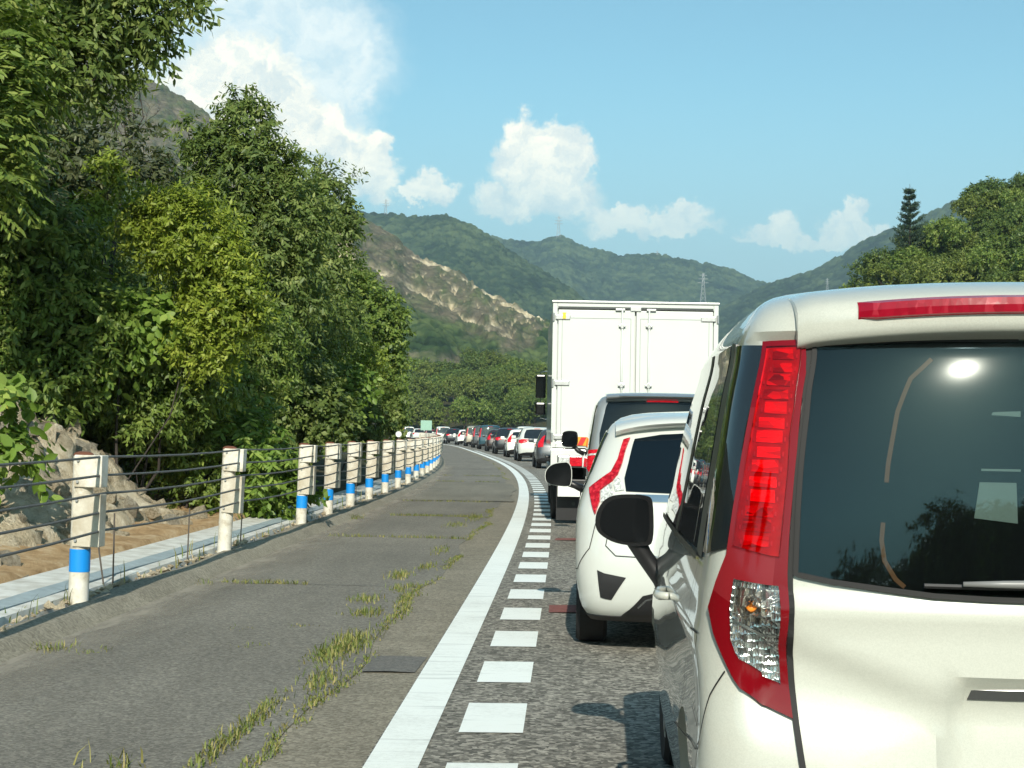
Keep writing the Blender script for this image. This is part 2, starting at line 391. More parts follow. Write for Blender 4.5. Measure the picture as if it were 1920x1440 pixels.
def road_paint():
    m, nt, b, o = mat('road_marking_paint'); t = N(nt, 'ShaderNodeTexCoord'); v = t.outputs['Object']
    n = N(nt, 'ShaderNodeTexNoise', {'Vector': v, 'Scale': 34.0, 'Detail': 6.0, 'Roughness': 0.7})
    k = N(nt, 'ShaderNodeTexNoise', {'Vector': v, 'Scale': 1.6, 'Detail': 5.0, 'Roughness': 0.6})
    mp = N(nt, 'ShaderNodeMapping', {'Vector': v, 'Scale': (0.5, 5.0, 1.0)})
    cr = N(nt, 'ShaderNodeTexNoise', {'Vector': mp.outputs[0], 'Scale': 3.0, 'Detail': 3.0})
    s = N(nt, 'ShaderNodeMath', {0: n.outputs['Fac'], 1: k.outputs['Fac']}, operation='ADD')
    c = ramp(nt, s.outputs[0], [(0.52, (0.30, 0.29, 0.25)), (0.66, (0.66, 0.68, 0.63)), (1.0, (0.80, 0.83, 0.78))])
    d = ramp(nt, cr.outputs['Fac'], [(0.30, gray(0.75)), (0.42, gray(1.0))])
    x = N(nt, 'ShaderNodeMix', {0: 1.0, 6: c, 7: d}, data_type='RGBA', blend_type='MULTIPLY')
    nt.links.new(x.outputs[2], b.inputs['Base Color']); b.inputs['Roughness'].default_value = 0.6
    bp = N(nt, 'ShaderNodeBump', {'Strength': 0.3, 'Distance': 0.004, 'Height': n.outputs['Fac']}); nt.links.new(bp.outputs[0], b.inputs['Normal'])
    return m
M['marking'] = road_paint()
M['red_mark'] = simple('faded_red_road_paint', (0.22, 0.075, 0.06), 0.8, var=0.4, scale=25, bump=0.3)

def soil(name, c1, c2, c3, scale=3.0, bump=0.8):
    m, nt, b, o = mat(name); t = N(nt, 'ShaderNodeTexCoord'); v = t.outputs['Object']
    n = N(nt, 'ShaderNodeTexNoise', {'Vector': v, 'Scale': scale, 'Detail': 9.0, 'Roughness': 0.68})
    nt.links.new(ramp(nt, n.outputs['Fac'], [(0.3, c1), (0.5, c2), (0.7, c3)]), b.inputs['Base Color'])
    b.inputs['Roughness'].default_value = 0.95; b.inputs['Specular IOR Level'].default_value = 0.2
    n2 = N(nt, 'ShaderNodeTexNoise', {'Vector': v, 'Scale': scale*9, 'Detail': 5.0, 'Roughness': 0.7})
    bp = N(nt, 'ShaderNodeBump', {'Strength': bump, 'Distance': 0.05, 'Height': n2.outputs['Fac']}); nt.links.new(bp.outputs[0], b.inputs['Normal'])
    return m
M['ground'] = soil('meadow_ground', (0.05, 0.06, 0.025), (0.09, 0.10, 0.04), (0.14, 0.12, 0.06), 0.2)
M['bank'] = soil('leaf_litter_soil', (0.02, 0.025, 0.010), (0.045, 0.045, 0.02), (0.09, 0.075, 0.04), 1.2)
M['orange_soil'] = soil('orange_sandy_soil', (0.26, 0.16, 0.075), (0.47, 0.32, 0.17), (0.62, 0.50, 0.33), 4.0)
M['rock'] = soil('pale_broken_rock', (0.20, 0.15, 0.085), (0.58, 0.49, 0.34), (0.80, 0.73, 0.57), 5.0, 1.0)
M['rock_grey'] = soil('grey_rock', (0.20, 0.17, 0.125), (0.42, 0.375, 0.285), (0.60, 0.55, 0.44), 4.0, 1.0)
M['concrete'] = simple('pale_concrete', (0.62, 0.63, 0.59), 0.85, var=0.22, scale=5, bump=0.25, dirt=(0.40, 0.39, 0.34))
M['sheet'] = simple('blue_grey_sheeting', (0.33, 0.40, 0.42), 0.6, var=0.25, scale=9, bump=0.3)

# ground sheet to the horizon
o = mobj('ground', [(-4000, -900, -0.12), (4000, -900, -0.12), (4000, 4000, -0.12), (-4000, 4000, -0.12)], [(0, 1, 2, 3)], M['ground']); o['kind'] = 'structure'
road = strip('road', YS, [-0.02, 1.0, 3.8, 7.8, 9.6], [0.0, 0.0, 0.0, 0.0, 0.0], M['lane'])
# the shoulder: seam to the worn strip wanders
seam = lambda Y: -0.44+0.05*math.sin(Y*0.9)+0.03*math.sin(Y*2.3)+0.10*min(1, max(0, (Y-6)/25))
shoulder = strip('shoulder', YS, [-2.42, -1.6, -0.9, seam], [0.0, 0.008, 0.006, 0.0], M['shoulder'])
strip('worn_edge', YS, [seam, -0.01], [-0.004, 0.001], M['edge_strip'])
strip('kerb', YS, [-2.68, -2.62, -2.55, -2.46, -2.40, -2.33], [lambda Y: 0.075, lambda Y: 0.115+0.012*math.sin(Y*1.7), lambda Y: 0.122+0.01*math.sin(Y*2.6), lambda Y: 0.085, 0.03, -0.004], M['kerb'], smooth=True)
# repair patches on the shoulder
def patch(name, y0, y1, o0, o1, m, z=0.012, parent=None):
    ys = np.linspace(y0, y1, max(2, int((y1-y0)/0.5)+1))
    e0 = o0 if callable(o0) else (lambda Y: o0+0.015*math.sin(Y*5.1)); e1 = o1 if callable(o1) else (lambda Y: o1+0.015*math.sin(Y*4.3))
    return strip(name, ys, [e0, lambda Y: (e0(Y)+e1(Y))/2, e1], [z, z+0.004, z], m, parent)
patch('repair_patch', 30.0, 40.5, -2.30, lambda Y: seam(Y)+0.22, M['patch'], parent=shoulder)
patch('tar_patch', 8.7, 9.3, lambda Y: seam(Y)+0.02, -0.03, M['tar'], 0.006, parent=shoulder)
for y in (13.4, 19.5, 24.5, 29.6, 41.5, 47.0, 54.0):
    patch('joint', y, y+0.018, -2.2, lambda Y: seam(Y), M['tar'], 0.010, parent=shoulder)
# the painted edge line and the row of blocks beside it
strip('edge_line', YS, [0.0, 0.22], [0.006, 0.006], M['marking'], parent=road)
db = None
for i in range(74):
    y = 5.62+1.405*i
    c = rp(y+0.385, 0.475, 0.0); ang = -math.atan(float(Lslope(y)))
    if db is None:
        bmv = [(-0.145, -0.385, 0.005), (0.145, -0.365, 0.005), (0.145, 0.395, 0.005), (-0.145, 0.375, 0.005)]
        o = mobj('lane_block', bmv, [(0, 1, 2, 3)], M['marking'], road); db = o.data
    else: o = obj_from('lane_block', db, road)
    o.location = c; o.rotation_euler = (0, 0, ang)
for (y0, y1, a, b_) in ((11.75, 12.25, 0.68, 1.05), (19.6, 20.0, 0.68, 1.2), (24.2, 24.5, 0.7, 1.0)):
    patch('red_road_mark', y0, y1, a, b_, M['red_mark'], 0.005, parent=road)
# right lane line (long dashes), median strip
for i in range(20):
    y = -6+12.0*i
    ys = np.linspace(y, y+6, 5); strip('lane_dash', ys, [4.05, 4.2], [0.006, 0.006], M['marking'], parent=road)
strip('median_line', YS, [7.7, 7.9], [0.006, 0.006], M['marking'], parent=road)

# dust blown against the kerb
def dust_mat():
    m, nt, b, o = mat('kerb_dust'); t = N(nt, 'ShaderNodeTexCoord'); v = t.outputs['Object']
    mp = N(nt, 'ShaderNodeMapping', {'Vector': v, 'Scale': (1.0, 0.25, 1.0)})
    n = N(nt, 'ShaderNodeTexNoise', {'Vector': mp.outputs[0], 'Scale': 4.0, 'Detail': 8.0, 'Roughness': 0.7}); a = N(nt, 'ShaderNodeAttribute', attribute_name='fade')
    f = N(nt, 'ShaderNodeMath', {0: n.outputs['Fac'], 1: a.outputs['Fac']}, operation='MULTIPLY')
    b.inputs['Base Color'].default_value = (0.33, 0.30, 0.24, 1); b.inputs['Roughness'].default_value = 1.0
    tr = N(nt, 'ShaderNodeBsdfTransparent'); mx = N(nt, 'ShaderNodeMixShader', {0: ramp(nt, f.outputs[0], [(0.22, gray(0)), (0.62, gray(0.75))]), 1: tr.outputs[0], 2: b.outputs[0]}); nt.links.new(mx.outputs[0], o.inputs[0]); return m
du_ = strip('dust', np.arange(4, 60, 0.5), [-2.37, -2.25, -1.95, -1.4], [0.012, 0.0125, 0.013, 0.0135], dust_mat(), parent=shoulder)
at = du_.data.attributes.new('fade', 'FLOAT', 'POINT'); at.data.foreach_set('value', np.tile(np.array([1.1, 1.0, 0.55, 0.0], np.float32), len(du_.data.vertices)//4))
# drainage channel beside the kerb
YD = np.arange(-6, 70, 0.4)
wav = lambda Y: 0.05*math.sin(Y*1.9)+0.035*math.sin(Y*4.1+1)
ch = empty('drainage_channel'); ch['kind'] = 'structure'
strip('near_wall', YD, [-2.86, -2.85, -2.75, -2.72], [-0.1, 0.145, 0.135, 0.02], M['concrete'], parent=ch)
strip('sheet_cover', YD, [lambda Y: -3.07+0.15*wav(Y), lambda Y: -3.0, lambda Y: -2.93+0.2*wav(Y), lambda Y: -2.87+0.25*wav(Y), lambda Y: -2.865+0.25*wav(Y)], [0.15, lambda Y: 0.165+0.12*wav(Y+3), lambda Y: 0.15+0.12*wav(Y), lambda Y: 0.15, 0.05], M['sheet'], parent=ch, smooth=False)
strip('far_wall', YD, [-3.40, -3.38, -3.05, -3.03], [0.0, 0.17, 0.155, 0.0], M['concrete'], parent=ch)
# dirt and gravel left along the foot of the posts
GV, GF = [], []
for i in range(700):
    Y = 5+45*rng.random()**1.6; of = -2.70+0.05*rng.standard_normal(); s = 0.012+0.035*rng.random()**3
    c = rp(Y, of, 0.10+0.3*s); q = rng.standard_normal((6, 3))*0.25+np.array([(1,0,0),(-1,0,0),(0,1,0),(0,-1,0),(0,0,.7),(0,0,-.7)])
    n = len(GV); GV += [tuple(c+s*v) for v in q]; GF += [tuple(n+i for i in f) for f in ((0,2,4),(2,1,4),(1,3,4),(3,0,4),(2,0,5),(1,2,5),(3,1,5),(0,3,5))]
o = mobj('gravel', GV, GF, M['rock']); tag(o, 'loose gravel and crumbs of earth lying along the kerb top', 'gravel', kind='stuff')

# left bank: soil slope that carries the shrubs
def bank_z(Y, off):
    d = np.maximum(-off-3.8, 0)
    rise = 0.13+np.where(d < 3, 0.10*d+0.05*d*d, 0.75+0.55*(d-3))
    rise = np.minimum(rise, 4.2+0.25*np.maximum(d-8, 0))
    return rise
oy = np.concatenate([np.arange(-40, 60, 1.0), np.arange(60, 140, 4.0)]); oo = -np.concatenate([np.arange(3.38, 12, 0.5), np.arange(12, 60, 4.0)])
YY, OO = np.meshgrid(oy, oo, indexing='ij')
z = bank_z(YY, OO)+0.25*fbm(YY*0.5, OO*0.5, 4, 3)*np.clip(-OO-4.6, 0, 1)
s = Lslope(YY); V = np.stack([Lx(YY)+OO, YY, np.maximum(z, 0.05)], -1).reshape(-1, 3)
n0, n1 = YY.shape; I = np.arange(n0*n1).reshape(n0, n1)
F = np.stack([I[:-1, :-1], I[:-1, 1:], I[1:, 1:], I[1:, :-1]], -1).reshape(-1, 4)[:, ::-1]
o = mobj('left_bank', V, F, M['bank'], smooth=True); o['kind'] = 'structure'
# orange soil apron between channel and rocks
ya = np.arange(-4, 26, 0.25); oa = -np.arange(3.36, 5.2, 0.12)
YY, OO = np.meshgrid(ya, oa, indexing='ij')
z = 0.14+0.12*np.maximum(-OO-3.36, 0)**1.3+0.10*fbm(YY*1.9+0.7*OO, OO*2.3, 6, 11, 0.62)+0.03
z = np.where(-OO < 3.45, 0.02, z); edge = np.clip((24.5-YY)/3, 0, 1); z = z*edge-0.25*(1-edge)
V = np.stack([Lx(YY)+OO, YY, z], -1).reshape(-1, 3); n0, n1 = YY.shape; I = np.arange(n0*n1).reshape(n0, n1)
F = np.stack([I[:-1, :-1], I[:-1, 1:], I[1:, 1:], I[1:, :-1]], -1).reshape(-1, 4)[:, ::-1]
o = mobj('soil_apron', V, F, M['orange_soil'], smooth=True); o['kind'] = 'structure'
# the mound of broken rock
ya = np.arange(2, 20.6, 0.09); oa = -np.arange(3.5, 9.0, 0.09)
YY, OO = np.meshgrid(ya, oa, indexing='ij')
d = -OO-3.80+0.30*fbm(YY*0.8, OO*0.8, 3, 5)
hgt = np.interp(YY, [2, 8, 12, 15, 17.2, 18.6, 19.6, 20.6], [0.3, 0.55, 0.95, 1.20, 1.42, 1.15, 0.5, -0.2])
prof = np.interp(d, [-0.3, 0, 0.5, 1.1, 1.7, 2.4, 5], [-0.3, 0.0, 0.35, 0.78, 1.0, 1.06, 1.0])
cd_, cv = cells(YY*3.1+0.6*OO, OO*2.6, 4); cd2, cv2 = cells(YY*7.5, OO*7+0.4*YY, 8)
rz = prof*hgt+0.10+prof.clip(0, 1)*(0.34*fbm(YY*1.1, OO*1.1, 6, 21, 0.65)+0.36*(cv-0.5)+0.10*(0.5-cd_)+0.22*(cv2-0.5)+0.10*(0.5-cd2)+0.06*fbm(YY*9, OO*9, 3, 77))
V = np.stack([Lx(YY)+OO+0.14*(cv2-0.5)+0.15*(cv-0.5), YY+0.12*(cv-0.5)+0.06*fbm(YY*8, OO*8, 2, 79), rz], -1).reshape(-1, 3); n0, n1 = YY.shape; I = np.arange(n0*n1).reshape(n0, n1)
F = np.stack([I[:-1, :-1], I[:-1, 1:], I[1:, 1:], I[1:, :-1]], -1).reshape(-1, 4)[:, ::-1]
mound = mobj('rock_mound', V, F, M['rock'], smooth=False)
tag(mound, 'pale mound of broken rock beside the drainage channel at the left edge', 'rock mound')
def rock_mesh(seed, m):
    r = np.random.default_rng(seed); bm = bmesh.new(); bmesh.ops.create_icosphere(bm, subdivisions=1, radius=1.0)
    pl = [(lambda v: v/np.linalg.norm(v))(r.standard_normal(3)) for _ in range(6)]
    V = []
    for v in bm.verts:
        p = np.array(v.co)*(0.85+0.3*r.random())
        for n in pl:
            e = p@n-0.62
            if e > 0: p = p-n*e
        V.append(p)
    F = [tuple(x.index for x in f.verts) for f in bm.faces]; bm.free()
    return mk_mesh('rock', V, F, m)
RK = [rock_mesh(i, M['rock'] if i % 3 else M['rock_grey']) for i in range(6)]
def mound_z(Y, off):
    i = int(np.clip(round((Y-2)/0.09), 0, n0-1)); j = int(np.clip(round((-off-3.5)/0.09), 0, n1-1)); return rz[i, j]
for i in range(280):
    Y = 9.5+10.8*rng.random(); of = -3.45-1.9*rng.random()**1.4; s = 0.028+0.15*rng.random()**2.6
    o = obj_from('rock', RK[i % 6], mound); o.location = (float(Lx(Y))+of, Y, mound_z(Y, of)+0.55*s)
    o.scale = (s*1.2, s, s*0.8); o.rotation_euler = tuple(rng.random(3)*6.3)

# ---------------------------------------------------------------- grass
def grass_mat(name, c1, c2, c3):
    m, nt, b, o = mat(name); a = N(nt, 'ShaderNodeAttribute', attribute_name='rnd')
    nt.links.new(ramp(nt, a.outputs['Fac'], [(0.0, c1), (0.5, c2), (1.0, c3)]), b.inputs['Base Color']); b.inputs['Roughness'].default_value = 0.6
    tr = N(nt, 'ShaderNodeBsdfTranslucent'); nt.links.new(ramp(nt, a.outputs['Fac'], [(0.0, c1), (0.5, c2), (1.0, c3)]), tr.inputs[0])
    mx = N(nt, 'ShaderNodeMixShader', {0: 0.3, 1: b.outputs[0], 2: tr.outputs[0]}); nt.links.new(mx.outputs[0], o.inputs[0]); return m
M['grass'] = grass_mat('roadside_grass', (0.10, 0.15, 0.025), (0.20, 0.23, 0.05), (0.36, 0.30, 0.11))
def grass(name, roots, heights, label, lean=1.0, w=0.0035):
    roots = np.asarray(roots); n = len(roots); th = rng.random(n)*6.283; h = np.asarray(heights)
    d = np.stack([np.cos(th), np.sin(th), 0*th], -1); sd_ = np.stack([-np.sin(th), np.cos(th), 0*th], -1)*w*(0.6+0.8*rng.random(n))[:, None]
    ln = (lean*(0.3+rng.random(n)))[:, None]; upv = np.array([0, 0, 1.0])
    mid = roots+h[:, None]*(0.55*upv+0.25*ln*d); tip = roots+h[:, None]*(0.85*upv+0.9*ln*d)
    V = np.stack([roots-sd_, roots+sd_, mid+sd_*0.8, mid-sd_*0.8, tip], 1).reshape(-1, 3)
    b = np.arange(n)[:, None]*5
    F = np.concatenate([b+np.array([[0, 1, 2]]), b+np.array([[0, 2, 3]]), b+np.array([[3, 2, 4]])])
    o = mobj(name, V, F, M['grass']); at = o.data.attributes.new('rnd', 'FLOAT', 'POINT'); at.data.foreach_set('value', np.repeat(rng.random(n).astype(np.float32), 5))
    return tag(o, label, 'grass', kind='stuff')
rt_, hh = [], []
def tuft(Y, off, n, sp, h):
    for _ in range(int(n*(1.3 if n > 60 else 0.8))):
        y = Y+sp[0]*rng.standard_normal(); q = off+sp[1]*rng.standard_normal()
        rt_.append(rp(y, q, 0.002)); hh.append(0.58*h*(0.25+0.9*rng.random()**1.5))
# growing in the seam, thick tufts here and there
for Y in np.concatenate([np.arange(5.6, 20, 0.05), np.arange(20, 27.5, 0.08), np.arange(42, 80, 0.18)]):
    k = vnoise(np.array(Y*0.8), np.array(0.5), 31); k2 = vnoise(np.array(Y*2.6), np.array(7.5), 33)
    if Y > 42: k = k*0.8
    if k < 0.36: continue
    tuft(Y, seam(Y)+0.02*rng.standard_normal(), int(20*k+34*max(0, k2-0.5)), (0.05, 0.018+0.05*max(0, k-0.5)), (0.035+0.06*k*k2) if Y < 42 else 0.05)
for (Y, of, n, sy, so_, h) in ((9.75, -0.55, 420, 0.28, 0.07, 0.13), (9.2, -0.62, 160, 0.16, 0.05, 0.10), (8.4, -0.50, 160, 0.2, 0.04, 0.10), (7.2, -0.62, 220, 0.45, 0.03, 0.10), (6.6, -0.66, 160, 0.3, 0.03, 0.10),
                              (11.4, -0.66, 110, 0.12, 0.06, 0.12), (12.3, -0.78, 120, 0.14, 0.06, 0.11), (13.2, -0.60, 90, 0.14, 0.05, 0.10), (14.4, -0.74, 150, 0.2, 0.06, 0.12), (15.4, -0.58, 110, 0.2, 0.05, 0.09), (17.5, -0.6, 90, 0.3, 0.05, 0.08),
                              (22.3, -0.75, 130, 0.3, 0.08, 0.10), (24.3, -0.58, 160, 0.5, 0.06, 0.10), (9.25, -2.30, 110, 0.09, 0.07, 0.10), (9.2, -2.0, 40, 0.06, 0.05, 0.06), (23.5, -2.38, 160, 0.3, 0.07, 0.14), (13.3, -2.3, 40, 0.1, 0.05, 0.12),
                              (9.6, -1.15, 40, 0.05, 0.06, 0.05), (10.4, -1.4, 30, 0.05, 0.05, 0.05), (10.6, -1.0, 30, 0.05, 0.05, 0.05), (6.1, -0.95, 60, 0.1, 0.06, 0.16)):
    tuft(Y, of, n, (sy, so_), h)
for y, n in ((13.42, 420), (19.5, 300), (24.5, 520), (29.6, 200), (41.5, 300), (47, 300)):
    for q in range(n):
        of = -2.2+1.75*rng.random()
        if vnoise(np.array(of*3.0), np.array(y), 3) < 0.36: continue
        rt_.append(rp(y+0.03*rng.standard_normal(), of, 0.004)); hh.append(0.02+0.045*rng.random())
grass('grass', rt_, hh, 'yellow green grass sprouting from the seams of the shoulder')
wr, wh = [], []
for i in range(260):      # wisps along the foot of the guard posts
    Y = 6+40*rng.random()**1.5; wr.append(rp(Y, -2.72+0.04*rng.standard_normal(), 0.10)); wh.append(0.06+0.22*rng.random()**2)
grass('weeds', wr, wh, 'thin weeds at the foot of the cable guard posts', 0.5, 0.005)

# ---------------------------------------------------------------- cable guard
def post_paint():
    m, nt, b, o = mat('weathered_white_post_paint'); t = N(nt, 'ShaderNodeTexCoord'); g = N(nt, 'ShaderNodeNewGeometry'); oi = N(nt, 'ShaderNodeObjectInfo')
    sh = N(nt, 'ShaderNodeVectorMath', {0: t.outputs['Object'], 1: oi.outputs['Location']}, operation='ADD')
    n = N(nt, 'ShaderNodeTexNoise', {'Vector': sh.outputs[0], 'Scale': 6.0, 'Detail': 7.0, 'Roughness': 0.7})
    k = N(nt, 'ShaderNodeTexNoise', {'Vector': sh.outputs[0], 'Scale': 22.0, 'Detail': 5.0, 'Roughness': 0.7})
    c = ramp(nt, n.outputs['Fac'], [(0.32, (0.34, 0.29, 0.20)), (0.48, (0.58, 0.55, 0.46)), (0.64, (0.68, 0.665, 0.59))])
    r_ = ramp(nt, k.outputs['Fac'], [(0.68, gray(0.0)), (0.74, gray(1.0))])
    x = N(nt, 'ShaderNodeMix', {0: r_, 6: c, 7: (0.20, 0.09, 0.045, 1)}, data_type='RGBA'); nt.links.new(x.outputs[2], b.inputs['Base Color'])
    b.inputs['Roughness'].default_value = 0.55; return m
M['post'] = post_paint()
M['bracket'] = simple('stained_bracket_paint', (0.56, 0.53, 0.44), 0.55, var=0.5, scale=5, dirt=(0.30, 0.24, 0.15))
M['rust'] = simple('rusted_cap', (0.17, 0.06, 0.03), 0.9, var=0.4, scale=20, bump=0.5)
M['blue'] = simple('blue_reflective_band', (0.005, 0.24, 0.68), 0.45)
M['cable'] = simple('galvanised_cable', (0.16, 0.155, 0.14), 0.55, metal=0.3, var=0.3, scale=60, bump=0.5)
M['rod'] = simple('rusty_rod', (0.09, 0.075, 0.06), 0.8)
CZ = [1.045, 0.915, 0.785, 0.655, 0.525]
PM = {}
pb = MB(); pb.tube([(0, 0, -0.3), (0, 0, 1.05)], 0.07, 16); PM['pipe'] = mk_mesh('pipe', pb.V, pb.F, M['post'], True, 40)
pb = MB(); pb.tube([(0, 0, 1.052), (0, 0, 1.068), (0, 0, 1.08)], [0.073, 0.066, 0.035], 14); PM['cap'] = mk_mesh('cap', pb.V, pb.F, M['rust'], True, 40)
pb = MB(); pb.tube([(0, 0, 0.235), (0, 0, 0.395)], 0.0725, 16); PM['band'] = mk_mesh('reflective_band', pb.V, pb.F, M['blue'], True, 40)
pb = MB(); pb.box((0.065, -0.02, 0.945), (0.20, 0.13, 0.225), ch=0.006); PM['ub'] = mk_mesh('upper_bracket', pb.V, pb.F, M['post'], False)
pb = MB(); pb.box((0.065, -0.02, 0.60), (0.195, 0.125, 0.37), ch=0.006); PM['lb'] = mk_mesh('lower_bracket', pb.V, pb.F, M['bracket'], False)
pb = MB()
for zz in (1.02, 0.87, 0.74, 0.46): pb.tube([(-0.005, -0.10, zz), (-0.005, -0.08, zz)], 0.011, 6)
PM['bolt'] = mk_mesh('bolts', pb.V, pb.F, M['steel'], False)
post_Y = [6.4, 10.85, 15.5, 20.1, 22.5, 25.0, 27.7, 30.6]+[33.6+3.05*i for i in range(39)]
for i, Y in enumerate(post_Y):
    if i == 0: continue
    p = rp(Y, -2.63, 0.09); t = empty('guard_post', p, -math.atan(float(Lslope(Y))))
    t.rotation_euler = (R(rng.normal(0, 0.5)), R(0.6+rng.normal(0, 0.5)), t.rotation_euler[2]-R(3))
    if i == 2: t.rotation_euler[1] = R(2.2)
    nth = ['nearest', 'second', 'third', 'fourth', 'fifth', 'sixth', 'seventh', 'eighth', 'ninth', 'tenth', 'eleventh', 'twelfth', 'thirteenth', 'fourteenth', 'fifteenth', 'sixteenth', 'seventeenth', 'eighteenth']
    lab = ('white cable guard post with blue band, rusty cap and stained bracket, nearest in view' if i == 1 else
           'leaning white cable guard post without a blue band, second in view' if i == 2 else
           'white cable guard post with blue band, %s along the shoulder' % nth[i-1] if 2 < i < 19 else
           'white cable guard post in the tightly foreshortened far row on the bend' if i >= 10 else 'white cable guard post just outside the left edge of the view')
    tag(t, lab, 'guard post', 'posts of the cable guard')
    obj_from('pipe', PM['pipe'], t); obj_from('upper_bracket', PM['ub'], t); obj_from('lower_bracket', PM['lb'], t)
    if i < 26: obj_from('cap', PM['cap'], t); obj_from('bolts', PM['bolt'], t)
    if i not in (2,): obj_from('reflective_band', PM['band'], t)
ct = empty('guard_cables'); tag(ct, 'five dark steel cables strung along the white guard posts', 'guard cables')
for k, cz in enumerate(CZ):
    pts, rad = [], []
    ys = sorted(set([round(v, 3) for v in post_Y]))
    for a, b_ in zip(ys[:-1], ys[1:]):
        for q in ((0, 0.25, 0.5, 0.75) if a < 40 else (0, 0.5)):
            Y = a+(b_-a)*q; sag = 0.018*math.sin(math.pi*q)*(1+0.5*k*0.3)
            pts.append(rp(Y, -2.63+0.155, 0.09+cz-sag)-np.array([0, 0.0, 0]))
    mb = MB(); mb.tube(pts, 0.0095, 6); mb.obj('cable', M['cable'], ct, smooth=True)
for i, (Y, of, h, ln) in enumerate(((9.2, -2.74, 0.42, 0.02), (11.85, -2.74, 0.50, -0.08), (12.05, -2.74, 0.62, 0.0), (14.35, -2.72, 0.55, 0.01), (16.7, -2.72, 0.5, 0.02), (20.6, -2.72, 0.5, 0.0), (23.6, -2.72, 0.45, 0.01), (26.5, -2.72, 0.45, 0.0))):
    p = rp(Y, of, 0.05); mb = MB(); mb.tube([(0, 0, 0), (ln*0.5, 0, h*0.5), (ln, 0, h)], 0.007 if i else 0.011, 6)
    o = mb.obj('marker_rod', M['rod']); o.location = p
    tag(o, ['stout dark rod standing left of the nearest guard post', 'leaning thin rod right of the nearest guard post', 'tall thin upright rod right of the nearest guard post', 'thin rod close left of the second guard post',
            'thin rod between the second and third guard posts', 'thin rod between the third and fourth guard posts', 'thin rod between the fourth and fifth guard posts', 'thin rod between the fifth and sixth guard posts'][i], 'rod', 'rods along the channel')
# small delineator and green board far along the guard
M['reflector'] = simple('white_reflector', (0.8, 0.82, 0.8), 0.2)
M['board_green'] = simple('pale_green_board', (0.25, 0.42, 0.33), 0.5)
p = rp(33.6, -2.63, 0); t = empty('delineator', p); tag(t, 'small round white delineator on a guard post top', 'delineator')
mb = MB(); mb.tube([(0, 0, 1.0), (0, 0, 1.18)], 0.012, 6); mb.obj('stem', M['steel'], t)
mb = MB(); mb.tube([(0, -0.02, 1.27), (0, 0.02, 1.27)], 0.058, 16); mb.obj('reflector_disc', M['reflector'], t, True, 40)
mb = MB(); mb.tube([(0, -0.018, 1.27), (0, 0.022, 1.27)], 0.068, 16); mb.obj('rim', M['steel'], t, True, 40)
p = rp(118.0, -2.9, 0); t = empty('roadside_board', p); tag(t, 'small pale green board standing on the far guard line', 'sign')
mb = MB(); mb.box((0, 0, 1.75), (0.85, 0.04, 0.75), ch=0.01); mb.obj('panel', M['board_green'], t)
mb = MB(); mb.tube([(0, 0.04, 0), (0, 0.04, 2.1)], 0.03, 8); mb.obj('pole', M['steel'], t)

# ================================================================ VEHICLES
class Shell:
    """body surface: s runs round the plan (0 rear centre, 1-2 rear corner, 2-3 flank, 3-4 front corner, 5 front centre; negative = right side), t runs up the body and over the roof"""
    def __init__(S, st, bow=0.05, fbow=0.25, taper=0.05, mod=None):
        S.st = np.array(st, float); S.bow = bow; S.fbow = fbow; S.taper = taper; S.mod = mod; S.tmax = S.st[-1, 0]
    def _p(S, s, t):
        s, t = np.broadcast_arrays(np.asarray(s, float), np.asarray(t, float))
        T = S.st[:, 0]; z, hw, re, fr, rc = [pchip(T, S.st[:, i], t) for i in range(1, 6)]
        sg = np.where(s < 0, -1.0, 1.0); a = np.abs(s); fl = np.maximum(hw-rc, 1e-3)
        b = S.bow*np.minimum(1, hw/0.6); fb = S.fbow*np.minimum(1, hw/0.6)
        def bez(p0, c0, c1, p1, q): return (1-q)**3*p0+3*(1-q)**2*q*c0+3*(1-q)*q*q*c1+q**3*p1
        x = fl*a; y = re+b*a*a
        y0 = re+b; sl = 2*b/fl; rcy = rc*1.05; kk = 0.55
        k = (a > 1) & (a <= 2); q = np.clip(a-1, 0, 1)
        x = np.where(k, bez(fl, fl+rc*kk, hw, hw, q), x); y = np.where(k, bez(y0, y0+rc*kk*sl, y0+rcy*(1-kk), y0+rcy, q), y)
        ys = y0+rcy; rf = rc*1.6; flf = np.maximum(hw-rf, 1e-3); yf0 = fr-fb; slf = 2*fb/np.maximum(flf, 0.05); ye = yf0-rf
        k = (a > 2) & (a <= 3); q = a-2; tp = S.taper*np.minimum(1, hw/0.6)
        x = np.where(k, hw-tp*q*q, x); y = np.where(k, ys+(ye-ys)*q, y)
        k = (a > 3) & (a <= 4); q = np.clip(a-3, 0, 1)
        x = np.where(k, bez(hw-tp, hw-tp-0.02*np.minimum(1, hw/0.6), flf+rf*kk-tp, flf-tp, q), x); y = np.where(k, bez(ye, ye+rf*kk, yf0-rf*kk*slf*0.5, yf0, q), y)
        k = a > 4; u = np.clip(5-a, 0, 1)
        x = np.where(k, (flf-tp)*u, x); y = np.where(k, fr-fb*u*u, y)
        p = np.stack([-sg*x, y, z], -1)
        return S.mod(p, a) if S.mod is not None else p
    def N(S, s, t):
        e = 2e-3; s = np.asarray(s, float); t = np.asarray(t, float)
        du = S._p(s+e, t)-S._p(s-e, t); dv = S._p(s, np.minimum(t+e, S.tmax))-S._p(s, np.maximum(t-e, 0))
        n = np.cross(dv, du); return n/(np.linalg.norm(n, axis=-1, keepdims=True)+1e-12)
    def P(S, s, t, off=0.0):
        p = S._p(s, t)
        return p if off == 0 else p+S.N(s, t)*off
    def tz(S, z): return float(np.interp(z, S.st[:, 1], S.st[:, 0]))

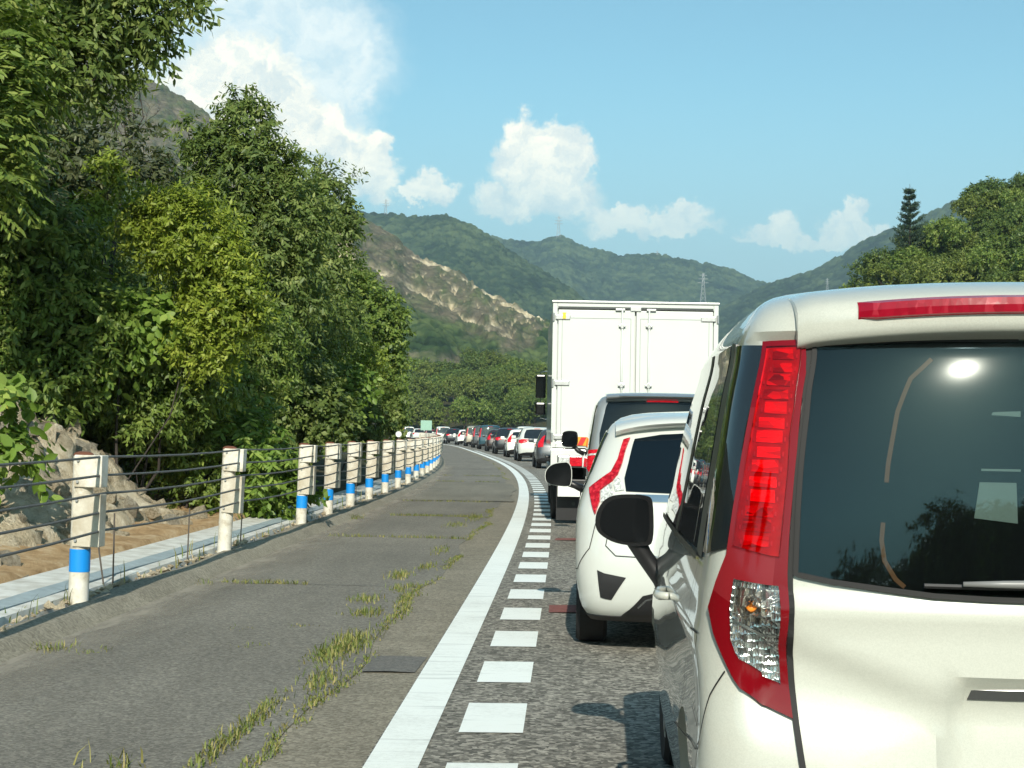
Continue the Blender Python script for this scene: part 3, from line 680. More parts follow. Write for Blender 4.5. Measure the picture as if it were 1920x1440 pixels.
def s_breaks(fine):
    a = list(np.arange(0, 1, 0.05 if fine else 0.125))+list(np.arange(1, 2, 0.1 if fine else 0.2))+list(np.arange(2, 3, 0.05 if fine else 0.1))+list(np.arange(3, 4, 0.2))+list(np.arange(4, 5.01, 0.25))
    return np.array(a)
def t_breaks(sh, fine): return np.append(np.arange(0, sh.tmax-1e-6, 0.025 if fine else 0.06), sh.tmax)

def shell_mesh(name, sh, m, fine=False, wheels=(), wr=0.33, hw=0.84):
    sb = s_breaks(fine); ss = np.concatenate([sb, -sb[-2:0:-1]]); tb = t_breaks(sh, fine)
    Sg, Tg = np.meshgrid(ss, tb, indexing='ij'); P = sh.P(Sg, Tg); n0, n1 = Sg.shape
    I = np.arange(n0*n1).reshape(n0, n1); J = np.roll(I, -1, axis=0)
    F = [tuple(int(v) for v in f) for f in np.stack([I[:, :-1], I[:, 1:], J[:, 1:], J[:, :-1]], -1).reshape(-1, 4)]
    F.append(tuple(int(v) for v in I[:, 0])); F.append(tuple(int(v) for v in I[::-1, -1]))
    me = mk_mesh(name, P.reshape(-1, 3), F, m)
    bm = bmesh.new(); bm.from_mesh(me); bmesh.ops.remove_doubles(bm, verts=bm.verts, dist=2e-4)
    bmesh.ops.recalc_face_normals(bm, faces=bm.faces); bm.to_mesh(me); bm.free()
    if wheels:
        tmp = bpy.data.objects.new('tmp', me); col.objects.link(tmp); cut = []
        for (wy, wz) in wheels:
            mb = MB(); mb.tube([(-1.3, wy, wz), (1.3, wy, wz)], wr, 32); cm = mk_mesh('cut', mb.V, mb.F)
            bm = bmesh.new(); bm.from_mesh(cm); bmesh.ops.recalc_face_normals(bm, faces=bm.faces); bm.to_mesh(cm); bm.free()
            c = bpy.data.objects.new('cut', cm); col.objects.link(c); cut.append(c)
            md = tmp.modifiers.new('b', 'BOOLEAN'); md.operation = 'DIFFERENCE'; md.object = c; md.solver = 'EXACT'
        dg = bpy.context.evaluated_depsgraph_get(); new = bpy.data.meshes.new_from_object(tmp.evaluated_get(dg)); new.name = name
        bpy.data.objects.remove(tmp)
        for c in cut: bpy.data.objects.remove(c)
        if len(new.polygons) > 50: me = new
        if not me.materials: me.materials.append(m)
    me.polygons.foreach_set('use_smooth', np.ones(len(me.polygons), bool)); me.set_sharp_from_angle(angle=R(38)); return me

def st_patch(name, sh, poly, m, off=0.004, thick=0.012, fine=False, sym=False, side=1):
    if sym: poly = list(poly)+[(-s, t) for (s, t) in reversed(poly) if abs(s) > 1e-6]
    poly = [(s*side, t) for s, t in poly]
    bm = bmesh.new(); vs = [bm.verts.new((s, t, 0)) for s, t in poly]
    try: bm.faces.new(vs)
    except ValueError: pass
    s0, s1 = min(p[0] for p in poly), max(p[0] for p in poly); t0, t1 = min(p[1] for p in poly), max(p[1] for p in poly)
    sb = s_breaks(fine); sb = np.concatenate([-sb[:0:-1], sb]); tb = t_breaks(sh, fine)
    for v in sb:
        if s0+1e-3 < v < s1-1e-3: bmesh.ops.bisect_plane(bm, geom=bm.verts[:]+bm.edges[:]+bm.faces[:], plane_co=(v, 0, 0), plane_no=(1, 0, 0), dist=1e-5)
    for v in tb:
        if t0+1e-3 < v < t1-1e-3: bmesh.ops.bisect_plane(bm, geom=bm.verts[:]+bm.edges[:]+bm.faces[:], plane_co=(0, v, 0), plane_no=(0, 1, 0), dist=1e-5)
    bmesh.ops.triangulate(bm, faces=[f for f in bm.faces if len(f.verts) > 4])
    bm.verts.index_update(); st = np.array([v.co[:2] for v in bm.verts])
    P = sh.P(st[:, 0], st[:, 1], off); Q = sh.P(st[:, 0], st[:, 1], off-thick)
    # soften the rim: boundary verts sit a touch lower
    bnd = np.zeros(len(st), bool)
    for e in bm.edges:
        if len(e.link_faces) == 1: bnd[e.verts[0].index] = True; bnd[e.verts[1].index] = True
    n = len(st); F = [tuple(v.index for v in f.verts) for f in bm.faces]
    for e in bm.edges:
        if len(e.link_faces) == 1: a, b = e.verts[0].index, e.verts[1].index; F.append((a, b, b+n, a+n))
    bm.free()
    me = mk_mesh(name, np.concatenate([P, Q]), F, m)
    b2 = bmesh.new(); b2.from_mesh(me); bmesh.ops.recalc_face_normals(b2, faces=b2.faces)
    # outward check
    if len(F):
        f = max(b2.faces, key=lambda f: f.calc_area()); c = np.array(f.calc_center_median()); ctr = np.array([0, 2.0, 0.8])
        if np.dot(np.array(f.normal), c-ctr) < 0: bmesh.ops.reverse_faces(b2, faces=b2.faces)
    b2.to_mesh(me); b2.free()
    me.polygons.foreach_set('use_smooth', np.ones(len(me.polygons), bool)); me.set_sharp_from_angle(angle=R(35)); return me
def st_ribbon(name, sh, pts, m, w=0.005, off=0.0025, side=1, n=10):
    pts = np.array(pts, float); q = []
    for a, b in zip(pts[:-1], pts[1:]): q += [a+(b-a)*k/n for k in range(n)]
    q.append(pts[-1]); q = np.array(q); q[:, 0] *= side
    P = sh.P(q[:, 0], q[:, 1], off); Nn = sh.N(q[:, 0], q[:, 1]); T = np.gradient(P, axis=0); T /= np.linalg.norm(T, axis=1, keepdims=True)+1e-9
    sd = np.cross(Nn, T)*w/2; k = len(q)
    return mk_mesh(name, np.concatenate([P-sd, P+sd]), [(i, i+1, k+i+1, k+i) for i in range(k-1)], m)

def lathe(prof, n=28):
    """profile (r, y) round the y... axis x"""
    V, F = [], []; m = len(prof)
    for (r, x) in prof:
        for k in range(n): th = 2*math.pi*k/n; V.append((x, r*math.cos(th), r*math.sin(th)))
    for i in range(m-1):
        for k in range(n): F.append((i*n+k, i*n+(k+1) % n, (i+1)*n+(k+1) % n, (i+1)*n+k))
    return V, F
_wc = {}
def wheel(parent, x, y, r, side, w=0.19):
    key = (round(r, 3), w, side)
    if key not in _wc:
        V, F = lathe([(r*0.62, w*0.42), (r*0.93, w*0.5), (r, w*0.38), (r, -w*0.38), (r*0.93, -w*0.5), (r*0.62, -w*0.42)])
        V2, F2 = lathe([(r*0.64, w*0.44), (r*0.60, w*0.40), (r*0.52, w*0.18), (r*0.2, w*0.26), (r*0.12, w*0.36), (0.001, w*0.36)])
        mb = MB(); mb.add([(side*a, b, c) for a, b, c in V2], F2)
        for k in range(5):
            th = k*2*math.pi/5; mb.box((side*w*0.36, math.cos(th)*r*0.36, math.sin(th)*r*0.36), (0.03, r*0.13, r*0.5), rot=rotx(th-math.pi/2), ch=0.008)
        _wc[key] = (mk_mesh('tyre', [(side*a, b, c) for a, b, c in V], F, M['tyre'], True, 40), mk_mesh('rim', mb.V, mb.F, M['rim'], True, 35))
    wn_ = empty('wheel', (x, y, r)); wn_.parent = parent
    obj_from('tyre', _wc[key][0], wn_); obj_from('rim', _wc[key][1], wn_)
def outline_solid(poly, depth, dome=0.0, inset=0.85, seg=3):
    """flat outline (x,z) facing -y, pulled back to a smaller rounded rear face"""
    poly = np.array(poly, float); c = poly.mean(0); V = []; n = len(poly); F = []
    for i in range(seg+1):
        q = i/seg; sc = 1-(1-inset)*q**2.2
        V += [(c[0]+(x-c[0])*sc, depth*q, c[1]+(z-c[1])*sc) for x, z in poly]
    for i in range(seg):
        for k in range(n): F.append((i*n+k, i*n+(k+1) % n, (i+1)*n+(k+1) % n, (i+1)*n+k))
    F += [tuple(range(n))[::-1], tuple(range(seg*n, seg*n+n))]
    return V, F
def round_poly(pts, it=2):
    p = np.array(pts, float)
    for _ in range(it):
        a = 0.75*p+0.25*np.roll(p, -1, 0); b = 0.25*p+0.75*np.roll(p, -1, 0); p = np.stack([a, b], 1).reshape(-1, 2)
    return p
def plate_obj(root, x, y, z, tilt=0.0, w=0.33, h=0.165, yellow=False, text='58-21', top='300'):
    mb = MB(); mb.box((0, 0, 0), (w, 0.008, h), ch=0.003); o = mb.obj('licence_plate', M['plate_yellow'] if yellow else M['plate'], root); o.location = (x, y, z); o.rotation_euler = (tilt, 0, 0)
    return o

# ---------------------------------------------------------------- the pearl white tall wagon in front
RS = [(0.00,.22,.76,.10,3.62,.10),(.15,.30,.80,.03,3.66,.13),(.35,.50,.822,.00,3.70,.14),(.50,.66,.828,.005,3.70,.14),(.62,.80,.825,.03,3.68,.14),(.75,.95,.815,.04,3.55,.14),
 (.85,1.05,.802,.05,3.2,.13),(1.05,1.25,.772,.073,2.95,.13),(1.25,1.45,.742,.108,2.70,.14),(1.38,1.57,.720,.138,2.5,.15),(1.405,1.592,.718,.146,2.48,.15),(1.428,1.612,.712,.122,2.46,.155),(1.47,1.65,.692,.137,2.4,.165),(1.53,1.69,.66,.18,2.32,.2),
 (1.60,1.722,.60,.28,2.2,.24),(1.75,1.745,.42,.45,2.0,.2),(2.0,1.755,.02,.9,1.6,.0)]
def sst(x, a, b):
    q = np.clip((x-a)/(b-a), 0, 1); return q*q*(3-2*q)
def wagon_mod(p, a):
    x = np.abs(p[..., 0]); z = p[..., 2]; rear = sst(a, 1.25, 0.95)
    zc = 0.79+0.36*np.clip(x-0.30, 0, 0.45)                         # slanting crease of the tailgate
    dy = 0.026*sst(z, zc+0.012, zc-0.05)*sst(z, zc-0.36, zc-0.10)
    dy = dy-0.012*sst(z, 0.92, 0.975)*sst(z, 1.005, 0.985)            # ledge under the window
    rec = sst(x, 0.285+0.10*(0.80-z), 0.25+0.10*(0.80-z))*sst(z, 0.818, 0.802)*sst(z, 0.40, 0.44)
    dy = dy+0.045*rec                                               # recess with the handle and plate
    # flank: swage line and scoop behind the rear door
    fl = (a > 1.6) & (a < 3.3)
    sw = 0.006*np.exp(-((z-0.86-0.02*(a-2))/0.035)**2)-0.008*np.exp(-((z-0.70)/0.09)**2)-0.006*np.exp(-((z-0.42)/0.08)**2)
    q = p.copy(); q[..., 1] += dy*rear
    q[..., 0] += np.where(fl, -np.sign(p[..., 0])*-sw*sst(a, 1.6, 2.0)*sst(a, 3.3, 3.0), 0)
    return q
def make_wagon():
    sh = Shell(RS, 0.075, 0.2, 0.035, wagon_mod)
    root = empty('tall_wagon', (1.26, 3.385, 0), -R(2.6)); tag(root, 'pearl white tall wagon with red pillar lamps, close in the right foreground', 'car')
    Mi = rotz(R(2.6)).T
    w2l = lambda p: rotz(R(2.6)) @ (np.array(p)-np.array([1.26, 3.4, 0]))
    obj_from('body', shell_mesh('body', sh, M['white_pearl'], True, ((0.72, 0.30), (3.05, 0.30)), 0.335), root)
    # rear window: black lining, tan arcs, pale patches painted in as reflections, then the pane
    win = [(0, 1.402), (.195, 1.402), (.62, 1.394), (.985, 1.382), (.955, 1.208), (.932, .99), (.912, .848), (.795, .834), (.635, .822), (.465, .810), (.29, .806), (0, .803)]
    o = obj_from('rear_window', st_patch('rear_window', sh, win, M['pane'], 0.010, 0.004, True, True), root)
    lin = obj_from('window_lining', st_patch('window_lining', sh, win, M['lining'], 0.0025, 0.01, True, True), o)
    arc = lambda pts, nm: obj_from(nm, st_ribbon(nm, sh, pts, M['tan'], 0.010, 0.005), o)
    arc([(.53, 1.35), (.60, 1.30), (.632, 1.22), (.645, 1.10), (.645, 1.06)], 'trim_arc')
    arc([(.645, .97), (.645, .93), (.63, .885), (.59, .845), (.56, .828)], 'trim_arc')
    obj_from('pale_patch', st_patch('pale_patch', sh, [(.205, 1.065), (.33, 1.065), (.345, .985), (.20, .975)], M['pale_patch'], 0.005, 0.002, True), o)
    obj_from('pale_patch', st_patch('pale_patch', sh, [(.19, 1.225), (.29, 1.222), (.295, 1.215), (.19, 1.212)], M['pale_patch'], 0.005, 0.002, True), o)
    obj_from('pale_patch', st_patch('pale_patch', sh, [(.19, 1.095), (.325, 1.095), (.325, 1.090), (.19, 1.090)], M['pale_patch'], 0.005, 0.002, True), o)
    for a, b, w in ((.19, .345, .003),):
        obj_from('seal', st_ribbon('seal', sh, win[1:]+[], M['gap'], 0.012, 0.012), o)
        obj_from('seal', st_ribbon('seal', sh, win[1:]+[], M['gap'], 0.012, 0.012, side=-1), o)
    # wiper resting low on the glass
    wp = empty('wiper'); wp.parent = root
    pts = [sh.P(s, t, 0.035) for s, t in ((.38, .838), (.25, .84), (.1, .842), (-.1, .845))]
    mb = MB(); mb.tube(pts, [0.006, 0.009, 0.011, 0.014], 6); mb.obj('arm', M['wiper'], wp, True)
    pts = [sh.P(s, t, 0.020) for s, t in ((.50, .832), (.3, .832), (.1, .834), (-.1, .836))]
    mb = MB(); mb.tube(pts, 0.006, 6); mb.obj('blade', M['black_plastic'], wp)
    mb = MB(); mb.tube([sh.P(-.1, .84, 0.0), sh.P(-.1, .84, 0.045)], 0.022, 12); mb.obj('pivot', M['black_plastic'], wp)
    # spoiler with the long stop lamp
    prof = [(0.36, 1.752), (0.20, 1.744), (0.09, 1.732), (0.02, 1.716), (-0.03, 1.699), (-0.055, 1.686), (-0.066, 1.672), (-0.069, 1.65), (-0.066, 1.628), (-0.060, 1.613), (-0.047, 1.605), (-0.02, 1.598), (0.01, 1.586), (0.035, 1.568)]
    us = np.linspace(-0.605, 0.605, 33); V = []
    for u in us:
        q = abs(u)/0.605; e = sst(np.array(q), 0.965, 1.0)
        for dy, zz in prof: V.append((u, 0.140+0.075*(u/0.57)**2+dy*(1-0.30*q*q if dy < 0 else 1)+0.008*e, zz-0.032*q**2.5-0.006*e))
    k = len(prof); F = [(i*k+j, (i+1)*k+j, (i+1)*k+j+1, i*k+j+1) for i in range(len(us)-1) for j in range(k-1)]
    F += [tuple(range(k)), tuple(range((len(us)-1)*k, len(us)*k))[::-1]]
    sp = mobj('spoiler', V, F, M['white_pearl'], root, True, 50)
    V = []; us = np.linspace(-0.475, 0.475, 25)
    for u in us:
        e = sst(np.array(abs(u)), 0.46, 0.475)
        for dy, zz in ((-0.050, 1.690), (-0.078+0.008*e, 1.683-0.004*e), (-0.083+0.008*e, 1.667), (-0.082+0.008*e, 1.650+0.004*e), (-0.060, 1.643)): V.append((u, 0.140+0.075*(u/0.57)**2+dy*(1-0.28*(u/0.605)**2), zz-0.032*(abs(u)/0.605)**2.5))
    k = 5; F = [(i*k+j, (i+1)*k+j, (i+1)*k+j+1, i*k+j+1) for i in range(len(us)-1) for j in range(k-1)]+[tuple(range(k)), tuple(range((len(us)-1)*k, len(us)*k))[::-1]]
    mobj('stop_lamp', V, F, M['stop_lens'], sp, False)
    # tail lamps
    lamp = [(1.47, 1.392), (1.055, 1.395), (.995, 1.312), (.965, 1.122), (.95, .94), (.935, .82), (.93, .708), (.912, .615), (.90, .555), (.985, .575), (1.22, .608), (1.31, .635), (1.545, .708), (1.66, .76), (1.585, .822), (1.49, .885), (1.495, .982), (1.485, 1.12), (1.465, 1.258)]
    brake = [(1.40, 1.376), (1.08, 1.378), (1.015, 1.232), (.985, 1.085), (.975, .94), (.972, .885), (1.40, .905), (1.405, .998), (1.385, 1.12), (1.385, 1.258)]
    clear = [(1.33, .830), (.965, .820), (.955, .728), (.938, .620), (1.035, .640), (1.23, .665), (1.31, .70), (1.35, .765)]
    for sd_ in (1, -1):
        L = obj_from('tail_lamp', st_patch('tail_lamp', sh, lamp, M['red_solid'], 0.014, 0.03, True, side=sd_), root)
        B = obj_from('brake_lens', st_patch('brake_lens', sh, brake, M['red_base'], 0.016, 0.01, True, side=sd_), L)
        for i in range(14):      # reflector cells behind the lens
            t_ = .905+.0335*i; g = lambda t: float(np.interp(t, [.885, .94, 1.085, 1.232, 1.378], [.985, .985, 1.0, 1.03, 1.095]))
            k = 1.0-abs(i-5.5)/9.0; mm = M['red_cell_lit'] if 2 < i < 10 else M['red_cell']
            h_ = .029 if i % 2 else .025; so_ = 1.325 if i % 3 else 1.29
            obj_from('reflector', st_patch('reflector', sh, [(g(t_)+.045, t_), (so_, t_+.002), (so_+.012, t_+h_), (g(t_+h_)+.06, t_+h_)], mm, 0.019, 0.004, True, side=sd_), B)
            for q in (g(t_)+.022, so_+.028): obj_from('highlight_dot', st_ribbon('highlight_dot', sh, [(q, t_+.004), (q+.004, t_+.014)], M['red_highlight'], 0.004, 0.020, sd_, 2), B)  # pale dots painted as small highlights at both ends of each cell
        obj_from('lens_cover', st_patch('lens_cover', sh, brake, M['red_cover'], 0.023, 0.008, True, side=sd_), B)
        Rv = obj_from('reverse_lens', st_patch('reverse_lens', sh, clear, M['chrome_flute'], 0.016, 0.01, True, side=sd_), L)
        obj_from('turn_reflector', st_patch('turn_reflector', sh, [(1.30, .815), (1.0, .808), (.985, .735), (1.33, .748)], M['chrome_coarse'], 0.018, 0.006, True, side=sd_), Rv)
        for (s_, t_, r_) in ((1.13, .770, 0.013),):
            mb = MB(); c = sh.P(s_*sd_, t_, 0.020); mb.tube([c+np.array([0, 0.010, -r_]), c, c+np.array([0, 0.004, r_])], [r_*0.5, r_, r_*0.5], 10); mb.obj('bulb', M['amber'], Rv, True)
        obj_from('lens_divider', st_ribbon('lens_divider', sh, [(1.335, .738), (1.15, .726), (.962, .718)], M['chrome_soft'], 0.006, 0.0195, sd_), Rv)
        obj_from('lens_cover', st_patch('lens_cover', sh, clear, M['clear_cover'], 0.026, 0.01, True, side=sd_), Rv)
        # shut line and black seal between lamp and tailgate
        gap = [(1.045, 1.47), (1.02, 1.395), (.968, 1.232), (.95, 1.062), (.931, .868), (.925, .75), (.905, .628), (.89, .548), (.872, .468), (.86, .36)]
        obj_from('shut_line', st_ribbon('shut_line', sh, gap, M['gap'], 0.014, 0.007, sd_), root)
        obj_from('shut_line', st_ribbon('shut_line', sh, [(1.40, .638), (1.59, .588), (1.83, .492), (2.03, .41)], M['gap'], 0.004, 0.003, sd_), root)
        obj_from('shut_line', st_ribbon('shut_line', sh, [(1.83, .492), (2.05, .46), (2.196, .41), (2.30, .37)], M['gap'], 0.004, 0.003, sd_), root)
        # glass along the flank
        quarter = [(2.03, 1.392), (1.486, 1.385), (1.482, 1.258), (1.50, 1.12), (1.51, .982), (1.505, .90), (2.05, .875), (2.06, .96), (2.045, 1.18)]
        obj_from('quarter_window', st_patch('quarter_window', sh, quarter, M['glass'], 0.006, 0.012, True, side=sd_), root)
        obj_from('pillar_trim', st_patch('pillar_trim', sh, [(2.035, 1.40), (2.05, 1.18), (2.065, .96), (2.055, .86), (2.12, .855), (2.13, .96), (2.12, 1.18), (2.10, 1.41)], M['grey_plastic'], 0.005, 0.012, True, side=sd_), root)
        obj_from('door_window', st_patch('door_window', sh, [(2.13, 1.405), (2.14, 1.18), (2.15, .96), (2.14, .868), (2.48, .855), (2.48, 1.405)], M['glass'], 0.004, 0.012, True, side=sd_), root)
        obj_from('door_window', st_patch('door_window', sh, [(2.52, 1.405), (2.52, .855), (2.93, .85), (2.97, 1.05), (2.97, 1.40)], M['glass'], 0.004, 0.012, True, side=sd_), root)
        obj_from('pillar_trim', st_patch('pillar_trim', sh, [(2.475, 1.408), (2.475, .852), (2.525, .852), (2.525, 1.408)], M['black_plastic'], 0.006, 0.012, True, side=sd_), root)
        obj_from('window_moulding', st_ribbon('window_moulding', sh, [(2.10, .852), (2.95, .848)], M['black_plastic'], 0.018, 0.009, sd_), root)
        obj_from('rain_visor', st_ribbon('rain_visor', sh, [(2.15, .88), (2.155, 1.06), (2.15, 1.25), (2.15, 1.38)], M['chrome_soft'], 0.012, 0.010, sd_), root)
        obj_from('shut_line', st_ribbon('shut_line', sh, [(2.10, 1.43), (2.085, 1.38), (2.09, .85), (2.13, .60), (2.22, .42), (2.24, .15)], M['gap'], 0.005, 0.003, sd_), root)
        obj_from('shut_line', st_ribbon('shut_line', sh, [(2.50, .85), (2.50, .15)], M['gap'], 0.005, 0.003, sd_), root)
        obj_from('shut_line', st_ribbon('shut_line', sh, [(1.98, 1.53), (2.0, 1.46), (2.03, 1.395)], M['gap'], 0.004, 0.003, sd_), root)
        for s_ in (2.44, 2.86):
            mb = MB(); a, b_, c = [sh.P((s_+q)*sd_, .665, o_) for q, o_ in ((-.035, 0.0), (0, 0.035), (.035, 0.0))]
            mb.tube([a, sh.P((s_-.025)*sd_, .665, 0.03), b_, sh.P((s_+.025)*sd_, .665, 0.03), c], [0.012, 0.014, 0.013, 0.014, 0.012], 8); mb.obj('door_handle', M['white_pearl'], root, True)
        # door mirror
        sg = 1 if sd_ == 1 else -1
        mr = empty('door_mirror', (-sg*0.93, 2.58, 1.03)); mr.parent = root
        out = round_poly([(-.118*sg, -.03), (-.113*sg, .03), (-.075*sg, .085), (-.01*sg, .098), (.09*sg, .095), (.108*sg, .07), (.112*sg, -.085), (.085*sg, -.105), (-.03*sg, -.098), (-.095*sg, -.065)])
        V, F = outline_solid(out, 0.10, inset=0.7); mobj('mirror_shell', V, F, M['black_gloss'], mr, True, 40)
        V, F = outline_solid(out*0.84, 0.006); mobj('mirror_glass', np.array(V)-np.array([0, 0.008, 0]), F, M['mirror_dark'], mr, True, 40)
        mb = MB(); mb.tube([(0.04*sg, 0.05, -0.08), (0.075*sg, 0.05, -0.14), (0.14*sg, 0.06, -0.23), (0.17*sg, 0.06, -0.26)], [0.040, 0.034, 0.034, 0.05], 10); mb.obj('arm', M['black_plastic'], mr, True, 40)
    obj_from('fuel_lid', st_ribbon('fuel_lid', sh, [(1.985, .70), (1.93, .69), (1.925, .53), (1.99, .515), (2.06, .53), (2.06, .69), (1.985, .70)], M['gap'], 0.004, 0.003), root)
    obj_from('handle_strip', st_patch('handle_strip', sh, [(0, .626), (.33, .624), (.34, .603), (0, .603)], M['grey_gloss'], 0.003, 0.03, True, True), root)
    plate_obj(root, 0, 0.035, 0.505)
    obj_from('windscreen', st_patch('windscreen', sh, [(5, 1.36), (4.2, 1.36), (3.6, 1.30), (3.3, .95), (3.6, .90), (5, .90)], M['glass'], 0.004, 0.012), root)
    obj_from('windscreen', st_patch('windscreen', sh, [(5, 1.36), (4.2, 1.36), (3.6, 1.30), (3.3, .95), (3.6, .90), (5, .90)], M['glass'], 0.004, 0.012, side=-1), root)
    obj_from('bumper_lip', st_patch('bumper_lip', sh, [(0, .16), (1, .16), (2.0, .12), (2.0, .01), (0, .01)], M['black_plastic'], 0.006, 0.01, True, True), root)
    for sx in (-1, 1):
        for wy in (0.72, 3.05): wheel(root, sx*(0.70 if wy < 1 else 0.665), wy, 0.295, sx, 0.17)
    return root
M['pane'] = None
def pane_mat():
    m, nt, b, o = mat('rear_window_pane')
    fr = N(nt, 'ShaderNodeFresnel', {'IOR': 1.55}); gl = N(nt, 'ShaderNodeBsdfGlossy', {'Roughness': 0.02, 'Color': (0.50, 0.76, 0.88, 1)}); gw = N(nt, 'ShaderNodeBsdfGlossy', {'Roughness': 0.13, 'Color': (0.9, 0.95, 0.9, 1)})
    tr = N(nt, 'ShaderNodeBsdfTransparent', {'Color': (0.42, 0.47, 0.46, 1)})
    t = N(nt, 'ShaderNodeTexCoord'); n = N(nt, 'ShaderNodeTexNoise', {'Vector': t.outputs['Object'], 'Scale': 260.0, 'Detail': 3.0})
    du = ramp(nt, n.outputs['Fac'], [(0.66, gray(0.0)), (0.74, gray(0.30))])
    dd = N(nt, 'ShaderNodeBsdfDiffuse', {'Color': (0.35, 0.36, 0.34, 1)})
    f2 = N(nt, 'ShaderNodeMath', {0: fr.outputs[0], 1: 1.05, 2: 0.0}, operation='MULTIPLY_ADD')
    mx = N(nt, 'ShaderNodeMixShader', {0: f2.outputs[0], 1: tr.outputs[0], 2: gl.outputs[0]})
    f3 = N(nt, 'ShaderNodeMath', {0: du, 1: 0.06, 2: 0.001}, operation='MULTIPLY_ADD')
    m2 = N(nt, 'ShaderNodeMixShader', {0: f3.outputs[0], 1: mx.outputs[0], 2: dd.outputs[0]})
    m3 = N(nt, 'ShaderNodeMixShader', {0: 0.0032, 1: m2.outputs[0], 2: gw.outputs[0]})
    nt.links.new(m3.outputs[0], o.inputs[0]); nt.nodes.remove(b); return m
def cover_mat(name, tint, ior=1.5, rough=0.01):
    m, nt, b, o = mat(name); fr = N(nt, 'ShaderNodeFresnel', {'IOR': ior}); gl = N(nt, 'ShaderNodeBsdfGlossy', {'Roughness': rough}); tr = N(nt, 'ShaderNodeBsdfTransparent', {'Color': rgba(tint)})
    t = N(nt, 'ShaderNodeTexCoord'); n = N(nt, 'ShaderNodeTexNoise', {'Vector': t.outputs['Object'], 'Scale': 9.0, 'Detail': 2.0}); bp = N(nt, 'ShaderNodeBump', {'Strength': 0.12, 'Distance': 0.02, 'Height': n.outputs['Fac']}); nt.links.new(bp.outputs[0], gl.inputs['Normal'])
    mx = N(nt, 'ShaderNodeMixShader', {0: fr.outputs[0], 1: tr.outputs[0], 2: gl.outputs[0]}); nt.links.new(mx.outputs[0], o.inputs[0]); nt.nodes.remove(b); return m
M['pane'] = pane_mat()
M['red_cover'] = cover_mat('clear_red_cover', (0.90, 0.10, 0.14)); M['clear_cover'] = cover_mat('clear_lens_cover', (0.96, 0.97, 0.96))
M['red_base'] = simple('deep_red_reflector_base', (0.42, 0.006, 0.022), 0.35, var=0.5, scale=26)
M['red_cell'] = lens('red_reflector_cell', (0.55, 0.01, 0.05), fac=55, bump=0.5, dark=0.3, rough=0.2, stretch=(0.5, 0.5, 1.5))
M['red_cell_lit'] = lens('lit_red_reflector_cell', (0.75, 0.015, 0.05), emit=0.26, fac=55, bump=0.5, dark=0.45, rough=0.2, stretch=(0.5, 0.5, 1.5))
M['red_highlight'] = simple('pale_red_highlight', (0.95, 0.45, 0.45), 0.15, metal=0.6)
def flute(name, sx, sz, base=(0.62, 0.64, 0.63), bump=0.5):
    m, nt, b, o = mat(name); t = N(nt, 'ShaderNodeTexCoord'); mp = N(nt, 'ShaderNodeMapping', {'Vector': t.outputs['Object'], 'Scale': (sx, sx, sz)})
    v = N(nt, 'ShaderNodeTexVoronoi', {'Vector': mp.outputs[0], 'Scale': 1.0, 'Randomness': 0.35}, distance='CHEBYCHEV'); b.inputs['Metallic'].default_value = 0.9; b.inputs['Roughness'].default_value = 0.16
    s = N(nt, 'ShaderNodeSeparateColor', {'Color': v.outputs['Color']}); nt.links.new(ramp(nt, s.outputs[0], [(0.0, np.array(base)*0.35), (0.5, base), (1.0, (0.85, 0.86, 0.84))]), b.inputs['Base Color'])
    bp = N(nt, 'ShaderNodeBump', {'Strength': bump, 'Distance': 0.012, 'Height': v.outputs['Distance']}); nt.links.new(bp.outputs[0], b.inputs['Normal']); return m
M['chrome_flute'] = flute('fluted_chrome', 150.0, 60.0); M['chrome_coarse'] = flute('faceted_chrome', 90.0, 50.0, (0.60, 0.56, 0.50), 0.8)

M['lining'] = simple('dark_cabin', (0.010, 0.012, 0.013), 0.8, spec=0.1)
M['tan'] = simple('tan_trim', (0.32, 0.145, 0.07), 0.6, spec=0.2)
M['pale_patch'] = simple('pale_window_patch', (0.34, 0.43, 0.40), 0.6, spec=0.2)  # pale tone of the reflections painted behind the rear pane
M['wiper'] = simple('grey_wiper_arm', (0.20, 0.20, 0.195), 0.4)
M['stop_lens'] = lens('stop_lamp_lens', (0.22, 0.002, 0.014), emit=0.07, fac=60, bump=0.03, dark=0.8, stretch=(1, 1, 0.3))
M['red_deep'] = lens('deep_red_rib', (0.13, 0.002, 0.012), fac=50, bump=0.3)
M['chrome_soft'] = simple('satin_chrome', (0.6, 0.61, 0.6), 0.25, metal=1.0)
M['black_gloss'] = simple('gloss_black_plastic', (0.006, 0.006, 0.007), 0.25, coat=0.2, spec=0.3)
M['mirror_dark'] = glass_dark('dark_mirror_glass', (0.004, 0.005, 0.006), 0.05, 1.28)
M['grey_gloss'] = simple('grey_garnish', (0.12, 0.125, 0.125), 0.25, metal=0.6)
wagon = make_wagon()

